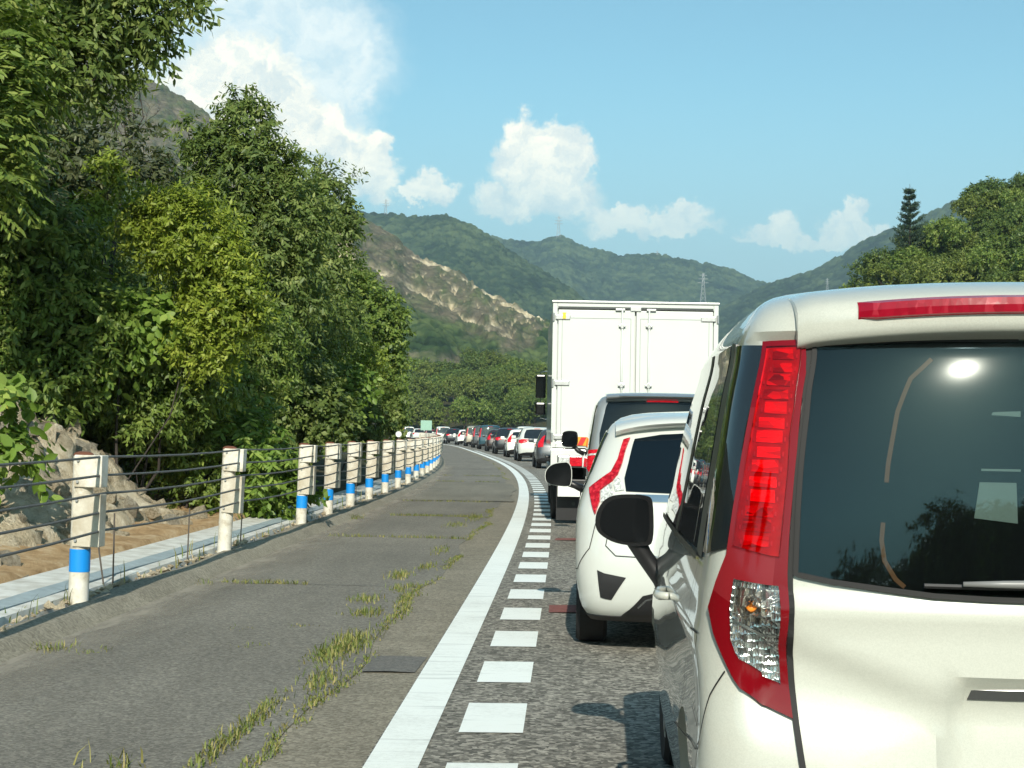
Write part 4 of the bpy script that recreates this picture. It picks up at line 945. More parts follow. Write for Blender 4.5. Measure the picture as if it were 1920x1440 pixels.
# ---------------------------------------------------------------- generic car body with parts
STY = {}
STY['hatch'] = dict(st=[(0,.20,.74,.12,3.80,.12),(.12,.28,.80,.03,3.88,.15),(.30,.45,.835,.0,3.93,.17),(.45,.60,.845,.01,3.94,.18),(.60,.75,.845,.04,3.85,.19),(.72,.88,.835,.07,3.55,.19),(.80,.97,.81,.115,3.1,.18),(.95,1.12,.755,.22,2.75,.17),(1.10,1.28,.695,.33,2.45,.17),(1.20,1.37,.655,.40,2.3,.18),(1.27,1.43,.61,.43,2.2,.19),(1.33,1.47,.55,.48,2.1,.2),(1.42,1.50,.42,.62,1.95,.2),(1.6,1.525,.02,1.1,1.5,0)],
                    wy=(.72, 3.2), wr=.30, win=(1.00, 1.36), belt=1.0, top=1.38, lamp='corner')
STY['mpv'] = dict(st=[(0,.22,.74,.10,4.3,.08),(.15,.32,.82,.02,4.38,.1),(.4,.57,.845,.0,4.4,.11),(.7,.87,.848,.02,4.3,.11),(.85,1.02,.842,.035,4.1,.11),(1.05,1.22,.82,.06,3.75,.11),(1.3,1.47,.785,.10,3.35,.11),(1.5,1.66,.75,.15,3.05,.11),(1.58,1.74,.72,.18,2.95,.13),(1.65,1.795,.66,.23,2.85,.16),(1.72,1.825,.56,.31,2.75,.18),(1.85,1.845,.35,.5,2.5,.15),(2.05,1.85,.02,1.0,2.0,0)],
                  wy=(.85, 3.6), wr=.32, win=(1.12, 1.69), belt=1.10, top=1.70, lamp='tall')
STY['suv'] = dict(st=[(0,.26,.78,.12,4.2,.14),(.14,.36,.86,.03,4.3,.17),(.35,.57,.895,.0,4.35,.19),(.6,.82,.90,.03,4.28,.20),(.75,.97,.88,.06,3.7,.2),(.83,1.05,.86,.10,3.2,.19),(1.0,1.22,.80,.23,2.85,.18),(1.2,1.42,.72,.38,2.5,.18),(1.3,1.52,.66,.45,2.35,.2),(1.37,1.57,.58,.52,2.2,.22),(1.45,1.60,.45,.66,2.0,.22),(1.62,1.62,.02,1.1,1.6,0)],
                  wy=(.80, 3.4), wr=.35, win=(1.08, 1.48), belt=1.08, top=1.50, lamp='wide')
_sm = {}
def make_car(name, label, cat, pos, yaw, sty, pm, group=None, lit=True, win_pm='glass'):
    d = STY[sty]; sh = Shell(d['st'], 0.06, 0.25, 0.05)
    root = empty(name, pos, -yaw); tag(root, label, cat, group)
    def C(key, fn):
        if key not in _sm: _sm[key] = fn()
        return _sm[key]
    r = d['wr']
    obj_from('body', C((sty, pm, 'b'), lambda: shell_mesh('body', sh, M[pm], False, ((d['wy'][0], r), (d['wy'][1], r)), r+0.045)), root)
    z0, z1 = d['win']; t0, t1 = sh.tz(z0), sh.tz(z1)
    obj_from('rear_window', C((sty, 'rw'), lambda: st_patch('rear_window', sh, [(0, t1+.015), (.6, t1+.01), (.98, t1-.01), (1.0, (t0+t1)/2), (.95, t0), (.5, t0-.015), (0, t0-.02)], M['glass'], 0.005, 0.012, sym=True)), root)
    b0, b1 = sh.tz(d['belt']), sh.tz(d['top'])
    for sd_ in (1, -1):
        obj_from('quarter_window', C((sty, 'qw', sd_), lambda: st_patch('quarter_window', sh, [(1.75, b1-.02), (1.8, b0+.12), (2.0, b0), (2.2, b0), (2.2, b1)], M['glass'], 0.005, 0.012, side=sd_)), root)
        obj_from('door_window', C((sty, 'dw', sd_), lambda: st_patch('door_window', sh, [(2.23, b1), (2.23, b0), (2.53, b0), (2.53, b1)], M['glass'], 0.005, 0.012, side=sd_)), root)
        obj_from('door_window', C((sty, 'dw2', sd_), lambda: st_patch('door_window', sh, [(2.56, b1), (2.56, b0), (2.92, b0), (2.97, b0+.1), (2.97, b1-.03), (2.9, b1)], M['glass'], 0.005, 0.012, side=sd_)), root)
        if d['lamp'] == 'tall': lp = [(1.02, sh.tz(1.62)), (1.35, sh.tz(1.62)), (1.6, sh.tz(1.25)), (1.6, sh.tz(.95)), (1.05, sh.tz(.92))]
        elif d['lamp'] == 'wide': lp = [(.62, sh.tz(1.02)), (1.0, sh.tz(1.04)), (1.75, sh.tz(1.0)), (1.7, sh.tz(.88)), (1.1, sh.tz(.84)), (.7, sh.tz(.90))]
        else: lp = [(.96, sh.tz(1.25)), (1.2, sh.tz(1.2)), (1.65, sh.tz(.95)), (1.5, sh.tz(.80)), (.92, sh.tz(.82))]
        L = obj_from('tail_lamp', C((sty, 'tl', sd_, lit), lambda: st_patch('tail_lamp', sh, lp, M['red_lens_lit'] if lit else M['red_lens'], 0.010, 0.02, side=sd_)), root)
        mx, my, mz = d['st'][5][2]-0.02, sh.st[0][4]*0.64, d['belt']+0.04
        def mir():
            mb = MB(); mb.box((-sd_*(mx+0.13), my, mz), (0.22, 0.10, 0.15), ch=0.035); mb.box((-sd_*(mx+0.01), my+0.02, mz-0.06), (0.10, 0.05, 0.04)); return mk_mesh('door_mirror', mb.V, mb.F, M[pm], True, 35)
        obj_from('door_mirror', C((sty, pm, 'mir', sd_), mir), root)
        for wy in d['wy']: wheel(root, -sd_*(d['st'][3][2]-0.11), wy, r, -sd_, 0.2)
    obj_from('bumper', C((sty, 'bp'), lambda: st_patch('bumper', sh, [(0, sh.tz(.44)), (.7, sh.tz(.44)), (1.3, sh.tz(.38)), (2.0, sh.tz(.36)), (2.0, .01), (0, .01)], M['black_plastic'], 0.006, 0.01, sym=True)), root)
    obj_from('stop_lamp', C((sty, 'sl', lit), lambda: st_patch('stop_lamp', sh, [(0, t1+.055), (.3, t1+.052), (.3, t1+.035), (0, t1+.037)], M['red_lens_lit'] if lit else M['red_lens'], 0.012, 0.02, sym=True)), root)
    obj_from('windscreen', C((sty, 'ws'), lambda: st_patch('windscreen', sh, [(5, b1-.02), (4.2, b1-.02), (3.6, b1-.05), (3.2, b0+.05), (3.6, b0), (5, b0)], M['glass'], 0.005, 0.012)), root)
    obj_from('windscreen', C((sty, 'ws2'), lambda: st_patch('windscreen', sh, [(5, b1-.02), (4.2, b1-.02), (3.6, b1-.05), (3.2, b0+.05), (3.6, b0), (5, b0)], M['glass'], 0.005, 0.012, side=-1)), root)
    plate_obj(root, 0, -0.005 if sty != 'hatch' else 0.03, 0.82 if sty != 'hatch' else 0.78)
    return root, sh

# ---------------------------------------------------------------- the white hatchback
def make_hatch():
    root, sh = make_car('hatchback', 'white hatchback with boomerang tail lamps and black bumper vents behind the tall wagon', 'car', (1.25, 9.45, 0), R(2.5), 'hatch', 'white_paint', None)
    for c in list(root.children):
        if c.name.split('.')[0] in ('rear_window', 'tail_lamp', 'bumper', 'stop_lamp', 'licence_plate', 'door_mirror'):
            bpy.data.objects.remove(c)
    obj_from('rear_window', st_patch('rear_window', sh, [(0, 1.205), (.24, 1.2), (.64, 1.185), (.95, 1.15), (.92, 1.0), (.91, .91), (.86, .83), (.34, .822), (0, .82)], M['glass_clear'], 0.006, 0.012, True, True), root)
    # hatch spoiler
    us = np.linspace(-0.60, 0.60, 25); V = []; prof = [(0.30, 1.505), (0.10, 1.492), (-0.02, 1.472), (-0.075, 1.452), (-0.085, 1.44), (-0.07, 1.425), (-0.01, 1.41), (0.04, 1.385)]
    for u in us:
        q = abs(u)/0.60; e = q**4
        for dy, zz in prof: V.append((u, 0.43+0.06*q*q+dy*(1-0.25*e), zz-0.035*q*q-0.03*e))
    k = len(prof); F = [(i*k+j, (i+1)*k+j, (i+1)*k+j+1, i*k+j+1) for i in range(len(us)-1) for j in range(k-1)]+[tuple(range(k)), tuple(range((len(us)-1)*k, len(us)*k))[::-1]]
    mobj('spoiler', V, F, M['white_paint'], root, True, 50)
    for sd_ in (1, -1):
        red = [(1.14, 1.14), (1.02, 1.155), (.985, 1.0), (.99, .93), (1.045, .893), (1.27, .833), (1.21, .77), (1.26, .70), (1.40, .765), (1.58, .84), (1.15, .945), (1.10, 1.02)]
        L = obj_from('tail_lamp', st_patch('tail_lamp', sh, red, M['red_lens_lit2'], 0.014, 0.02, True, side=sd_), root)
        obj_from('reverse_lens', st_patch('reverse_lens', sh, [(1.24, .828), (1.04, .882), (.965, .79), (1.17, .765)], M['clear_lens'], 0.012, 0.015, True, side=sd_), L)
        obj_from('reverse_lens', st_patch('reverse_lens', sh, [(1.02, .890), (.965, .915), (.885, .835), (.965, .828)], M['clear_lens'], 0.012, 0.015, True, side=sd_), L)
        obj_from('bumper_vent', st_patch('bumper_vent', sh, [(1.15, .37), (.80, .33), (.94, .19), (1.10, .205)], M['black_plastic'], 0.006, 0.012, True, side=sd_), root)
        obj_from('shut_line', st_ribbon('shut_line', sh, [(.90, .80), (.97, .70), (1.0, .52), (.9, .46), (0, .44)], M['gap'], 0.006, 0.003, sd_), root)
        obj_from('shut_line', st_ribbon('shut_line', sh, [(1.2, .69), (1.35, .50), (1.75, .37), (2.0, .36)], M['gap'], 0.006, 0.003, sd_), root)
        sg = sd_
        mr = empty('door_mirror', (-sg*0.985, 2.25, 1.04)); mr.parent = root
        out = round_poly([(-.105*sg, -.02), (-.10*sg, .035), (-.06*sg, .08), (.0, .098), (.10*sg, .105), (.105*sg, -.075), (.06*sg, -.088), (-.05*sg, -.078), (-.09*sg, -.06)])
        V, F = outline_solid(out, 0.11, inset=0.7); mobj('mirror_shell', V, F, M['white_paint'], mr, True, 40)
        V, F = outline_solid(out*0.95, 0.006); mobj('mirror_glass', np.array(V)-np.array([0, 0.008, 0]), F, M['mirror_dark'], mr, True, 40)
        mb = MB(); mb.tube([(0.06*sg, 0.05, -0.05), (0.13*sg, 0.06, -0.08), (0.18*sg, 0.07, -0.10)], [0.03, 0.025, 0.03], 8); mb.obj('arm', M['black_plastic'], mr, True)
    obj_from('chrome_garnish', st_patch('chrome_garnish', sh, [(0, .81), (.76, .812), (.60, .772), (0, .77)], M['chrome'], 0.010, 0.015, True, True), root)
    obj_from('diffuser', st_patch('diffuser', sh, [(0, .255), (.48, .25), (.65, .22), (.73, .16), (.88, .055), (1.9, .055), (1.95, .005), (0, .005)], M['black_plastic'], 0.006, 0.012, True, True), root)
    obj_from('diffuser_edge', st_ribbon('diffuser_edge', sh, [(0, .23), (.46, .225), (.62, .195), (.70, .14)], M['grey_gloss'], 0.012, 0.010), root)
    plate_obj(root, 0, 0.03, 0.70)
    # seen through the window: front seat head restraint and a pale ring on the dashboard
    return root
M['red_lens_lit2'] = lens('lit_red_lens_small', (0.30, 0.004, 0.012), emit=0.18, fac=60)
hatch = make_hatch()

# ---------------------------------------------------------------- the silver van
def make_van():
    root, sh = make_car('van', 'silver van with dark rear window between the hatchback and the box truck', 'van', (1.72, 17.5, 0), R(1.2), 'mpv', 'silver')
    for c in list(root.children):
        if c.name.split('.')[0] in ('tail_lamp', 'door_mirror', 'rear_window'): bpy.data.objects.remove(c)
    obj_from('rear_window', st_patch('rear_window', sh, [(0, 1.575), (.6, 1.573), (1.03, 1.56), (1.02, 1.43), (1.12, 1.19), (1.0, .98), (0, .97)], M['glass_clear'], 0.005, 0.012, True, True), root)
    us = np.linspace(-0.64, 0.64, 21); V = []; prof = [(0.30, 1.848), (0.05, 1.835), (-0.06, 1.812), (-0.09, 1.795), (-0.075, 1.775), (0.0, 1.755), (0.04, 1.735)]
    for u in us:
        q = abs(u)/0.64
        for dy, zz in prof: V.append((u, 0.18+0.06*q*q+dy, zz-0.02*q**3))
    k = len(prof); F = [(i*k+j, (i+1)*k+j, (i+1)*k+j+1, i*k+j+1) for i in range(len(us)-1) for j in range(k-1)]+[tuple(range(k)), tuple(range((len(us)-1)*k, len(us)*k))[::-1]]
    sp = mobj('spoiler', V, F, M['silver'], root, True, 50)
    mb = MB(); mb.tube([(-0.5, 0.092, 1.795), (0, 0.085, 1.797), (0.5, 0.092, 1.795)], 0.009, 6); mb.obj('chrome_strip', M['chrome'], sp)
    for sd_ in (1, -1):
        L = obj_from('tail_lamp', st_patch('tail_lamp', sh, [(1.09, 1.01), (1.95, .995), (1.85, .79), (1.45, .735), (1.06, .81)], M['red_lens_lit'], 0.012, 0.02, True, side=sd_), root)
        obj_from('clear_band', st_patch('clear_band', sh, [(1.10, .965), (1.9, .95), (1.9, .93), (1.09, .945)], M['clear_lens'], 0.016, 0.01, True, side=sd_), L)
        sg = sd_; mr = empty('door_mirror', (-sg*1.0, 3.25, 1.28)); mr.parent = root
        out = round_poly([(-.11*sg, -.08), (-.11*sg, .06), (-.07*sg, .11), (.09*sg, .11), (.11*sg, .05), (.11*sg, -.08), (.06*sg, -.11), (-.07*sg, -.11)])
        V, F = outline_solid(out, 0.12, inset=0.7); mobj('mirror_shell', V, F, M['black_gloss'], mr, True, 40)
        V, F = outline_solid(out*0.86, 0.006); mobj('mirror_glass', np.array(V)-np.array([0, 0.008, 0]), F, M['mirror_dark'], mr, True, 40)
        mb = MB(); mb.tube([(0.05*sg, 0.06, -0.09), (0.12*sg, 0.06, -0.16), (0.2*sg, 0.06, -0.2)], 0.03, 8); mb.obj('arm', M['black_plastic'], mr, True)
    return root
van = make_van()

# ---------------------------------------------------------------- the box truck
def make_truck():
    root = empty('box_truck', (1.82, 22.95, 0), -R(0.6)); tag(root, 'white box truck with tall double rear doors seen from behind', 'truck')
    w, h0, h1, L = 2.46, 1.14, 3.30, 6.2; hw = w/2
    mb = MB(); mb.box((0, L/2+0.05, (h0+h1)/2), (w-0.02, L, h1-h0-0.02), ch=0.015); mb.obj('cargo_box', M['truck_white'], root)
    # corner posts and frame round the doors
    fr = MB()
    for sx in (-1, 1): fr.box((sx*(hw-0.035), 0.03, (h0+h1)/2), (0.07, 0.10, h1-h0), ch=0.008)
    fr.box((0, 0.03, h1-0.045), (w-0.142, 0.096, 0.09), ch=0.008); fr.box((0, 0.03, h0+0.04), (w-0.142, 0.096, 0.08), ch=0.008)
    fo = fr.obj('door_frame', M['truck_white'], root)
    mb = MB(); mb.box((0, 0.06, h1+0.012), (w+0.03, 0.20, 0.03), ch=0.006); mb.obj('top_rail', M['steel'], fo)
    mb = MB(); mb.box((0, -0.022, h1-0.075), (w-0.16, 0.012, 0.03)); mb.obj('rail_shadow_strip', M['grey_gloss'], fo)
    for sx in (-1, 1):
        dw = hw-0.085; cx = sx*(0.007+dw/2)
        d = MB(); d.box((cx, -0.005, (h0+h1)/2-0.01), (dw-0.01, 0.05, h1-h0-0.20), ch=0.006); door = d.obj('rear_door', M['truck_white'], root)
        # recessed panel line (thin seal) and seal along the meeting edge
        for (x0, x1, z0, z1) in ((cx-dw/2+0.06, cx+dw/2-0.06, h1-0.235, h1-0.228), (cx-dw/2+0.06, cx-dw/2+0.067, h0+0.20, h1-0.235), (cx+dw/2-0.067, cx+dw/2-0.06, h0+0.20, h1-0.235)):
            s_ = MB(); s_.box(((x0+x1)/2, -0.031, (z0+z1)/2), (x1-x0, 0.004, z1-z0)); s_.obj('panel_seal', M['seal_grey'], door)
        for rx in (0.20,):
            r_ = MB(); r_.tube([(sx*rx, -0.06, h0+0.05), (sx*rx, -0.06, h1-0.08)], 0.014, 8); rod = r_.obj('lock_rod', M['truck_white'], door, True)
            for zz in (h1-0.34, h1-0.34-0.88, h0+0.35):
                k_ = MB(); k_.box((sx*rx, -0.05, zz), (0.10, 0.05, 0.035), ch=0.006); k_.box((sx*rx, -0.05, zz), (0.045, 0.06, 0.075), ch=0.006); k_.obj('rod_keeper', M['steel'], rod)
            k_ = MB(); k_.box((sx*rx+sx*0.03, -0.05, h1-0.10), (0.14, 0.04, 0.03), ch=0.005); k_.obj('rod_cam', M['steel'], rod)
        for zz in (h1-0.22, h1-1.20, h0+0.16):
            k_ = MB(); k_.box((sx*(hw-0.15), -0.04, zz), (0.22, 0.022, 0.075), ch=0.010); k_.tube([(sx*(hw-0.01), -0.03, zz-0.06), (sx*(hw-0.01), -0.03, zz+0.06)], 0.018, 8); k_.obj('hinge', M['steel'], door)
    mb = MB(); mb.box((0, -0.035, h1-0.085), (0.16, 0.03, 0.07), ch=0.008); mb.obj('marker_lamp', M['steel'], fo)
    mb = MB(); mb.box((-hw+0.17, -0.054, h1-0.20), (0.05, 0.006, 0.09)); mb.obj('yellow_label', M['plate_yellow'], fo)
    # sill, lamps, plate, reflector board, mud flaps
    mb = MB(); mb.box((0, 0.02, 0.985), (w, 0.14, 0.27), ch=0.012); sill = mb.obj('rear_sill', M['truck_white'], root)
    for sx in (-1, 1):
        mb = MB(); mb.box((sx*(hw-0.285), -0.058, 0.945), (0.37, 0.02, 0.165), ch=0.006); ho = mb.obj('lamp_housing', M['black_plastic'], sill)
        mb = MB(); mb.box((sx*(hw-0.20), -0.072, 0.945), (0.165, 0.02, 0.145), ch=0.006); mb.obj('tail_lamp', M['clear_lens'], ho)
        mb = MB(); mb.box((sx*(hw-0.375), -0.072, 0.945), (0.18, 0.02, 0.145), ch=0.006); mb.obj('tail_lamp', M['red_lens_lit'], ho)
        mb = MB(); mb.box((sx*(hw-0.39), 0.30, 0.36), (0.58, 0.018, 0.62), ch=0.004); fl = mb.obj('mud_flap', M['black_plastic'], root)
        mb = MB(); mb.tube([(sx*(hw-0.36), 0.285, 0.30), (sx*(hw-0.36), 0.289, 0.30)], 0.028, 14); mb.obj('flap_mark', M['grey_plastic'], fl)
    mb = MB(); mb.box((-(hw-0.28), 0.0, 0.50), (0.33, 0.01, 0.165), ch=0.003); mb.box((-(hw-0.28), 0.02, 0.60), (0.05, 0.02, 0.25)); mb.obj('licence_plate', M['plate'], root)
    mb = MB(); mb.box((0, 0.05, 0.62), (w-0.5, 0.08, 0.10), ch=0.01); mb.obj('underrun_bar', M['black_plastic'], root)
    for i, sx in enumerate((-1, 1)):
        mb = MB(); mb.box((sx*0.62, -0.036, 1.24), (0.5, 0.008, 0.13), ch=0.002); rb = mb.obj('reflector_board', M['amber_flat'], root)
        for k in range(3):
            V = [(sx*0.62-0.22+0.16*k, -0.0445, 1.18), (sx*0.62-0.14+0.16*k, -0.0445, 1.18), (sx*0.62-0.08+0.16*k, -0.0445, 1.30), (sx*0.62-0.16+0.16*k, -0.0445, 1.30)]
            mobj('red_stripe', V, [(0, 1, 2, 3)], M['red_flat'], rb)
    # chassis, wheels, cab with mirrors
    mb = MB(); mb.box((0, 4.0, 0.82), (0.9, 7.6, 0.22), ch=0.01); mb.box((-0.85, 3.6, 0.72), (0.5, 1.1, 0.45), ch=0.03); mb.obj('chassis', M['black_plastic'], root)
    for sx in (-1, 1):
        wheel(root, sx*(hw-0.16), 1.75, 0.42, sx, 0.24); wheel(root, sx*(hw-0.44), 1.75, 0.42, sx, 0.24); wheel(root, sx*(hw-0.20), 6.7, 0.42, sx, 0.26)
        mb = MB(); mb.box((sx*(hw-0.19), 1.75, 0.98), (0.5, 1.2, 0.04), ch=0.01); mb.obj('mud_guard', M['black_plastic'], root)
        mb = MB(); mb.box((sx*(hw-0.03), 3.9, 0.66), (0.05, 2.6, 0.35), ch=0.01); mb.obj('side_guard', M['steel'], root)
    mb = MB(); mb.box((0, 7.2, 1.75), (2.2, 1.9, 1.9), ch=0.10); mb.obj('cab', M['white_paint'], root)
    for sx in (-1, 1):
        mr = empty('door_mirror', (sx*1.33, 7.6, 2.05)); mr.parent = root
        mb = MB(); mb.box((0, 0, 0.22), (0.20, 0.10, 0.46), ch=0.03); mb.obj('mirror_shell', M['black_gloss'], mr)
        mb = MB(); mb.box((0, 0, -0.22), (0.20, 0.10, 0.24), ch=0.03); mb.obj('mirror_shell', M['black_gloss'], mr)
        mb = MB(); mb.tube([(-sx*0.22, 0.05, 0.55), (0, 0.05, 0.5), (0, 0.05, -0.4), (-sx*0.22, 0.05, -0.45)], 0.014, 6); mb.obj('stalk', M['chrome_soft'], mr)
        mb = MB(); mb.box((0, -0.053, 0.22), (0.165, 0.004, 0.40)); mb.obj('mirror_glass', M['mirror_dark'], mr)
    return root
M['truck_white'] = simple('truck_white_panel', (0.57, 0.60, 0.57), 0.35, coat=0.3, var=0.03, scale=2)
M['seal_grey'] = simple('grey_door_seal', (0.26, 0.27, 0.26), 0.6)
M['amber_flat'] = simple('orange_reflective_sheet', (0.80, 0.32, 0.02), 0.4)
M['red_flat'] = simple('red_reflective_sheet', (0.55, 0.02, 0.02), 0.4)
truck = make_truck()

# ---------------------------------------------------------------- the queue ahead round the bend
Q = [(58, 'hatch', 'grey_paint', 'dark grey car half hidden in front of the box truck', 0.0), (71.5, 'suv', 'white_paint', 'white sport utility car with wide red lamps just left of the truck', 0.0),
     (82.5, 'hatch', 'white_b', 'cream white hatchback with lit lamps in the queue behind the black car', 0.0), (93.5, 'suv', 'black_paint', 'black car in the queue ahead of the cream white hatchback', 0.0),
     (105, 'hatch', 'brown_paint', 'dark brown car with red lamps in the queue behind the teal van', 0.0), (117, 'mpv', 'teal_paint', 'dark teal van with the sun glinting in its rear window', 0.0),
     (127.5, 'mpv', 'grey_paint', 'dark grey van just left of the teal van', 0.0), (139, 'mpv', 'champagne', 'pale champagne van with red lamps in the distant queue', 0.0), (150, 'hatch', 'white_b', 'small pale car left of the champagne van', 0.0),
     (162, 'suv', 'black_paint', 'far black car above the end of the guard rail', 0.0), (174, 'mpv', 'white_paint', 'far white van with pale roof left of the black car', 0.0), (187, 'hatch', 'red_paint', 'far dark red car beside the pale green board', 0.0),
     (200, 'suv', 'white_paint', 'far white car at the left end of the visible queue', 0.0), (212, 'mpv', 'white_b', 'pale van roof showing above the left end of the queue', 0.0),
     (97, 'mpv', 'blue_paint', 'pale blue van roof behind the queue in the right hand lane', 3.6), (84, 'mpv', 'grey_paint', 'dark van roof in the right hand lane beyond the white cars', 3.6), (128, 'mpv', 'white_paint', 'white van in the right hand lane beyond the teal van', 3.6), (146, 'suv', 'silver', 'silver car far ahead in the right hand lane', 3.6), (165, 'mpv', 'white_b', 'pale van far ahead in the right hand lane', 3.6)]
for (Y, sty, pm, lab, dx) in Q:
    p = rp(Y, 1.95+dx, 0.0); make_car('queue_car' if sty != 'mpv' else 'queue_van', lab, 'car' if sty != 'mpv' else 'van', p, math.atan(float(Lslope(Y+2))), sty, pm, 'vehicles queuing ahead round the bend')

# ================================================================ VEGETATION
def leaf_mat(name, c1, c2, c3, trans=0.32, rough=0.5):
    m, nt, b, o = mat(name); a = N(nt, 'ShaderNodeAttribute', attribute_name='rnd')
    c = ramp(nt, a.outputs['Fac'], [(0.0, c1), (0.55, c2), (0.93, c3), (1.0, np.array(c3)*np.array([1.5, 1.15, 0.9]))])
    nt.links.new(c, b.inputs['Base Color']); b.inputs['Roughness'].default_value = rough; b.inputs['Specular IOR Level'].default_value = 0.35
    tr = N(nt, 'ShaderNodeBsdfTranslucent'); cc = N(nt, 'ShaderNodeMix', {0: 1.0, 6: c, 7: (1.3, 1.35, 0.6, 1)}, data_type='RGBA', blend_type='MULTIPLY'); nt.links.new(cc.outputs[2], tr.inputs[0])
    mx = N(nt, 'ShaderNodeMixShader', {0: trans, 1: b.outputs[0], 2: tr.outputs[0]}); nt.links.new(mx.outputs[0], o.inputs[0]); return m
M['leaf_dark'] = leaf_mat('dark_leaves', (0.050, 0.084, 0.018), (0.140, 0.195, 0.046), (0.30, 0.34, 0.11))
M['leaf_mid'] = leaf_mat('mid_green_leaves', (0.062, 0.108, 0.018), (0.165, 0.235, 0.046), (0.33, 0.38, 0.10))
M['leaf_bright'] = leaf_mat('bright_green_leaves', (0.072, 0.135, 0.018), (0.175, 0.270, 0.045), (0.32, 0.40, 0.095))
M['leaf_yellow'] = leaf_mat('yellow_green_leaves', (0.090, 0.135, 0.014), (0.205, 0.265, 0.030), (0.36, 0.40, 0.07))
M['leaf_grey'] = leaf_mat('grey_green_leaves', (0.050, 0.065, 0.028), (0.095, 0.115, 0.048), (0.17, 0.18, 0.08))
M['leaf_far'] = leaf_mat('far_green_leaves', (0.042, 0.075, 0.016), (0.105, 0.160, 0.034), (0.22, 0.26, 0.065), 0.25)
M['leaf_olive'] = leaf_mat('olive_leaves', (0.058, 0.085, 0.016), (0.140, 0.180, 0.034), (0.25, 0.28, 0.07), 0.25)
M['leaf_pine'] = leaf_mat('pine_needles', (0.014, 0.034, 0.022), (0.035, 0.070, 0.040), (0.07, 0.11, 0.06), 0.15)
M['bark'] = simple('grey_brown_bark', (0.045, 0.036, 0.028), 0.9, var=0.4, scale=12, bump=0.6)

def unit(v): return v/(np.linalg.norm(v, axis=-1, keepdims=True)+1e-9)
def leaf_mesh(name, base, d, n, ln, asp, m, rnd, hexa=False):
    """base, axis, face normal, length of each leaf -> folded kite leaves"""
    d = unit(d); sd_ = unit(np.cross(d, n)); n = np.cross(sd_, d)
    L = ln[:, None]; w = (ln*asp*0.5)[:, None]
    q = 6 if hexa else 4; tip = base+d*L-n*L*0.12
    if hexa:
        m1 = base+d*L*0.28; m2 = base+d*L*0.64-n*L*0.03
        V = np.stack([base, m1+sd_*w*0.9-n*w*0.35, m2+sd_*w*0.8-n*w*0.35, tip, m2-sd_*w*0.8-n*w*0.35, m1-sd_*w*0.9-n*w*0.35], 1).reshape(-1, 3)
        k = np.arange(len(base))[:, None]*6
        F = np.concatenate([k+np.array([[0, 1, 2, 3]]), k+np.array([[0, 3, 4, 5]])])
    else:
        mid = base+d*L*0.42
        V = np.stack([base, mid+sd_*w-n*w*0.35, tip, mid-sd_*w-n*w*0.35], 1).reshape(-1, 3)
        k = np.arange(len(base))[:, None]*4
        F = np.concatenate([k+np.array([[0, 1, 2]]), k+np.array([[0, 2, 3]])])
    me = mk_mesh(name, V, F, m); at = me.attributes.new('rnd', 'FLOAT', 'POINT'); at.data.foreach_set('value', np.repeat(np.clip(rnd, 0, 1).astype(np.float32), q))
    return me
SPEC = {  # leaf length, aspect, leaves per spray, spray length, droop, pinnate
    'lance': (0.114, 0.36, 11, 0.30, 0.55, False), 'lance_s': (0.10, 0.38, 12, 0.26, 0.5, False), 'fine': (0.075, 0.42, 16, 0.26, 0.25, False), 'broad': (0.13, 0.66, 8, 0.30, 0.65, False),
    'pinnate': (0.135, 0.30, 18, 0.50, 0.55, True), 'round': (0.11, 0.62, 10, 0.26, 0.45, False), 'far': (0.24, 0.60, 10, 0.5, 0.3, False), 'farther': (0.5, 0.62, 8, 1.0, 0.3, False)}
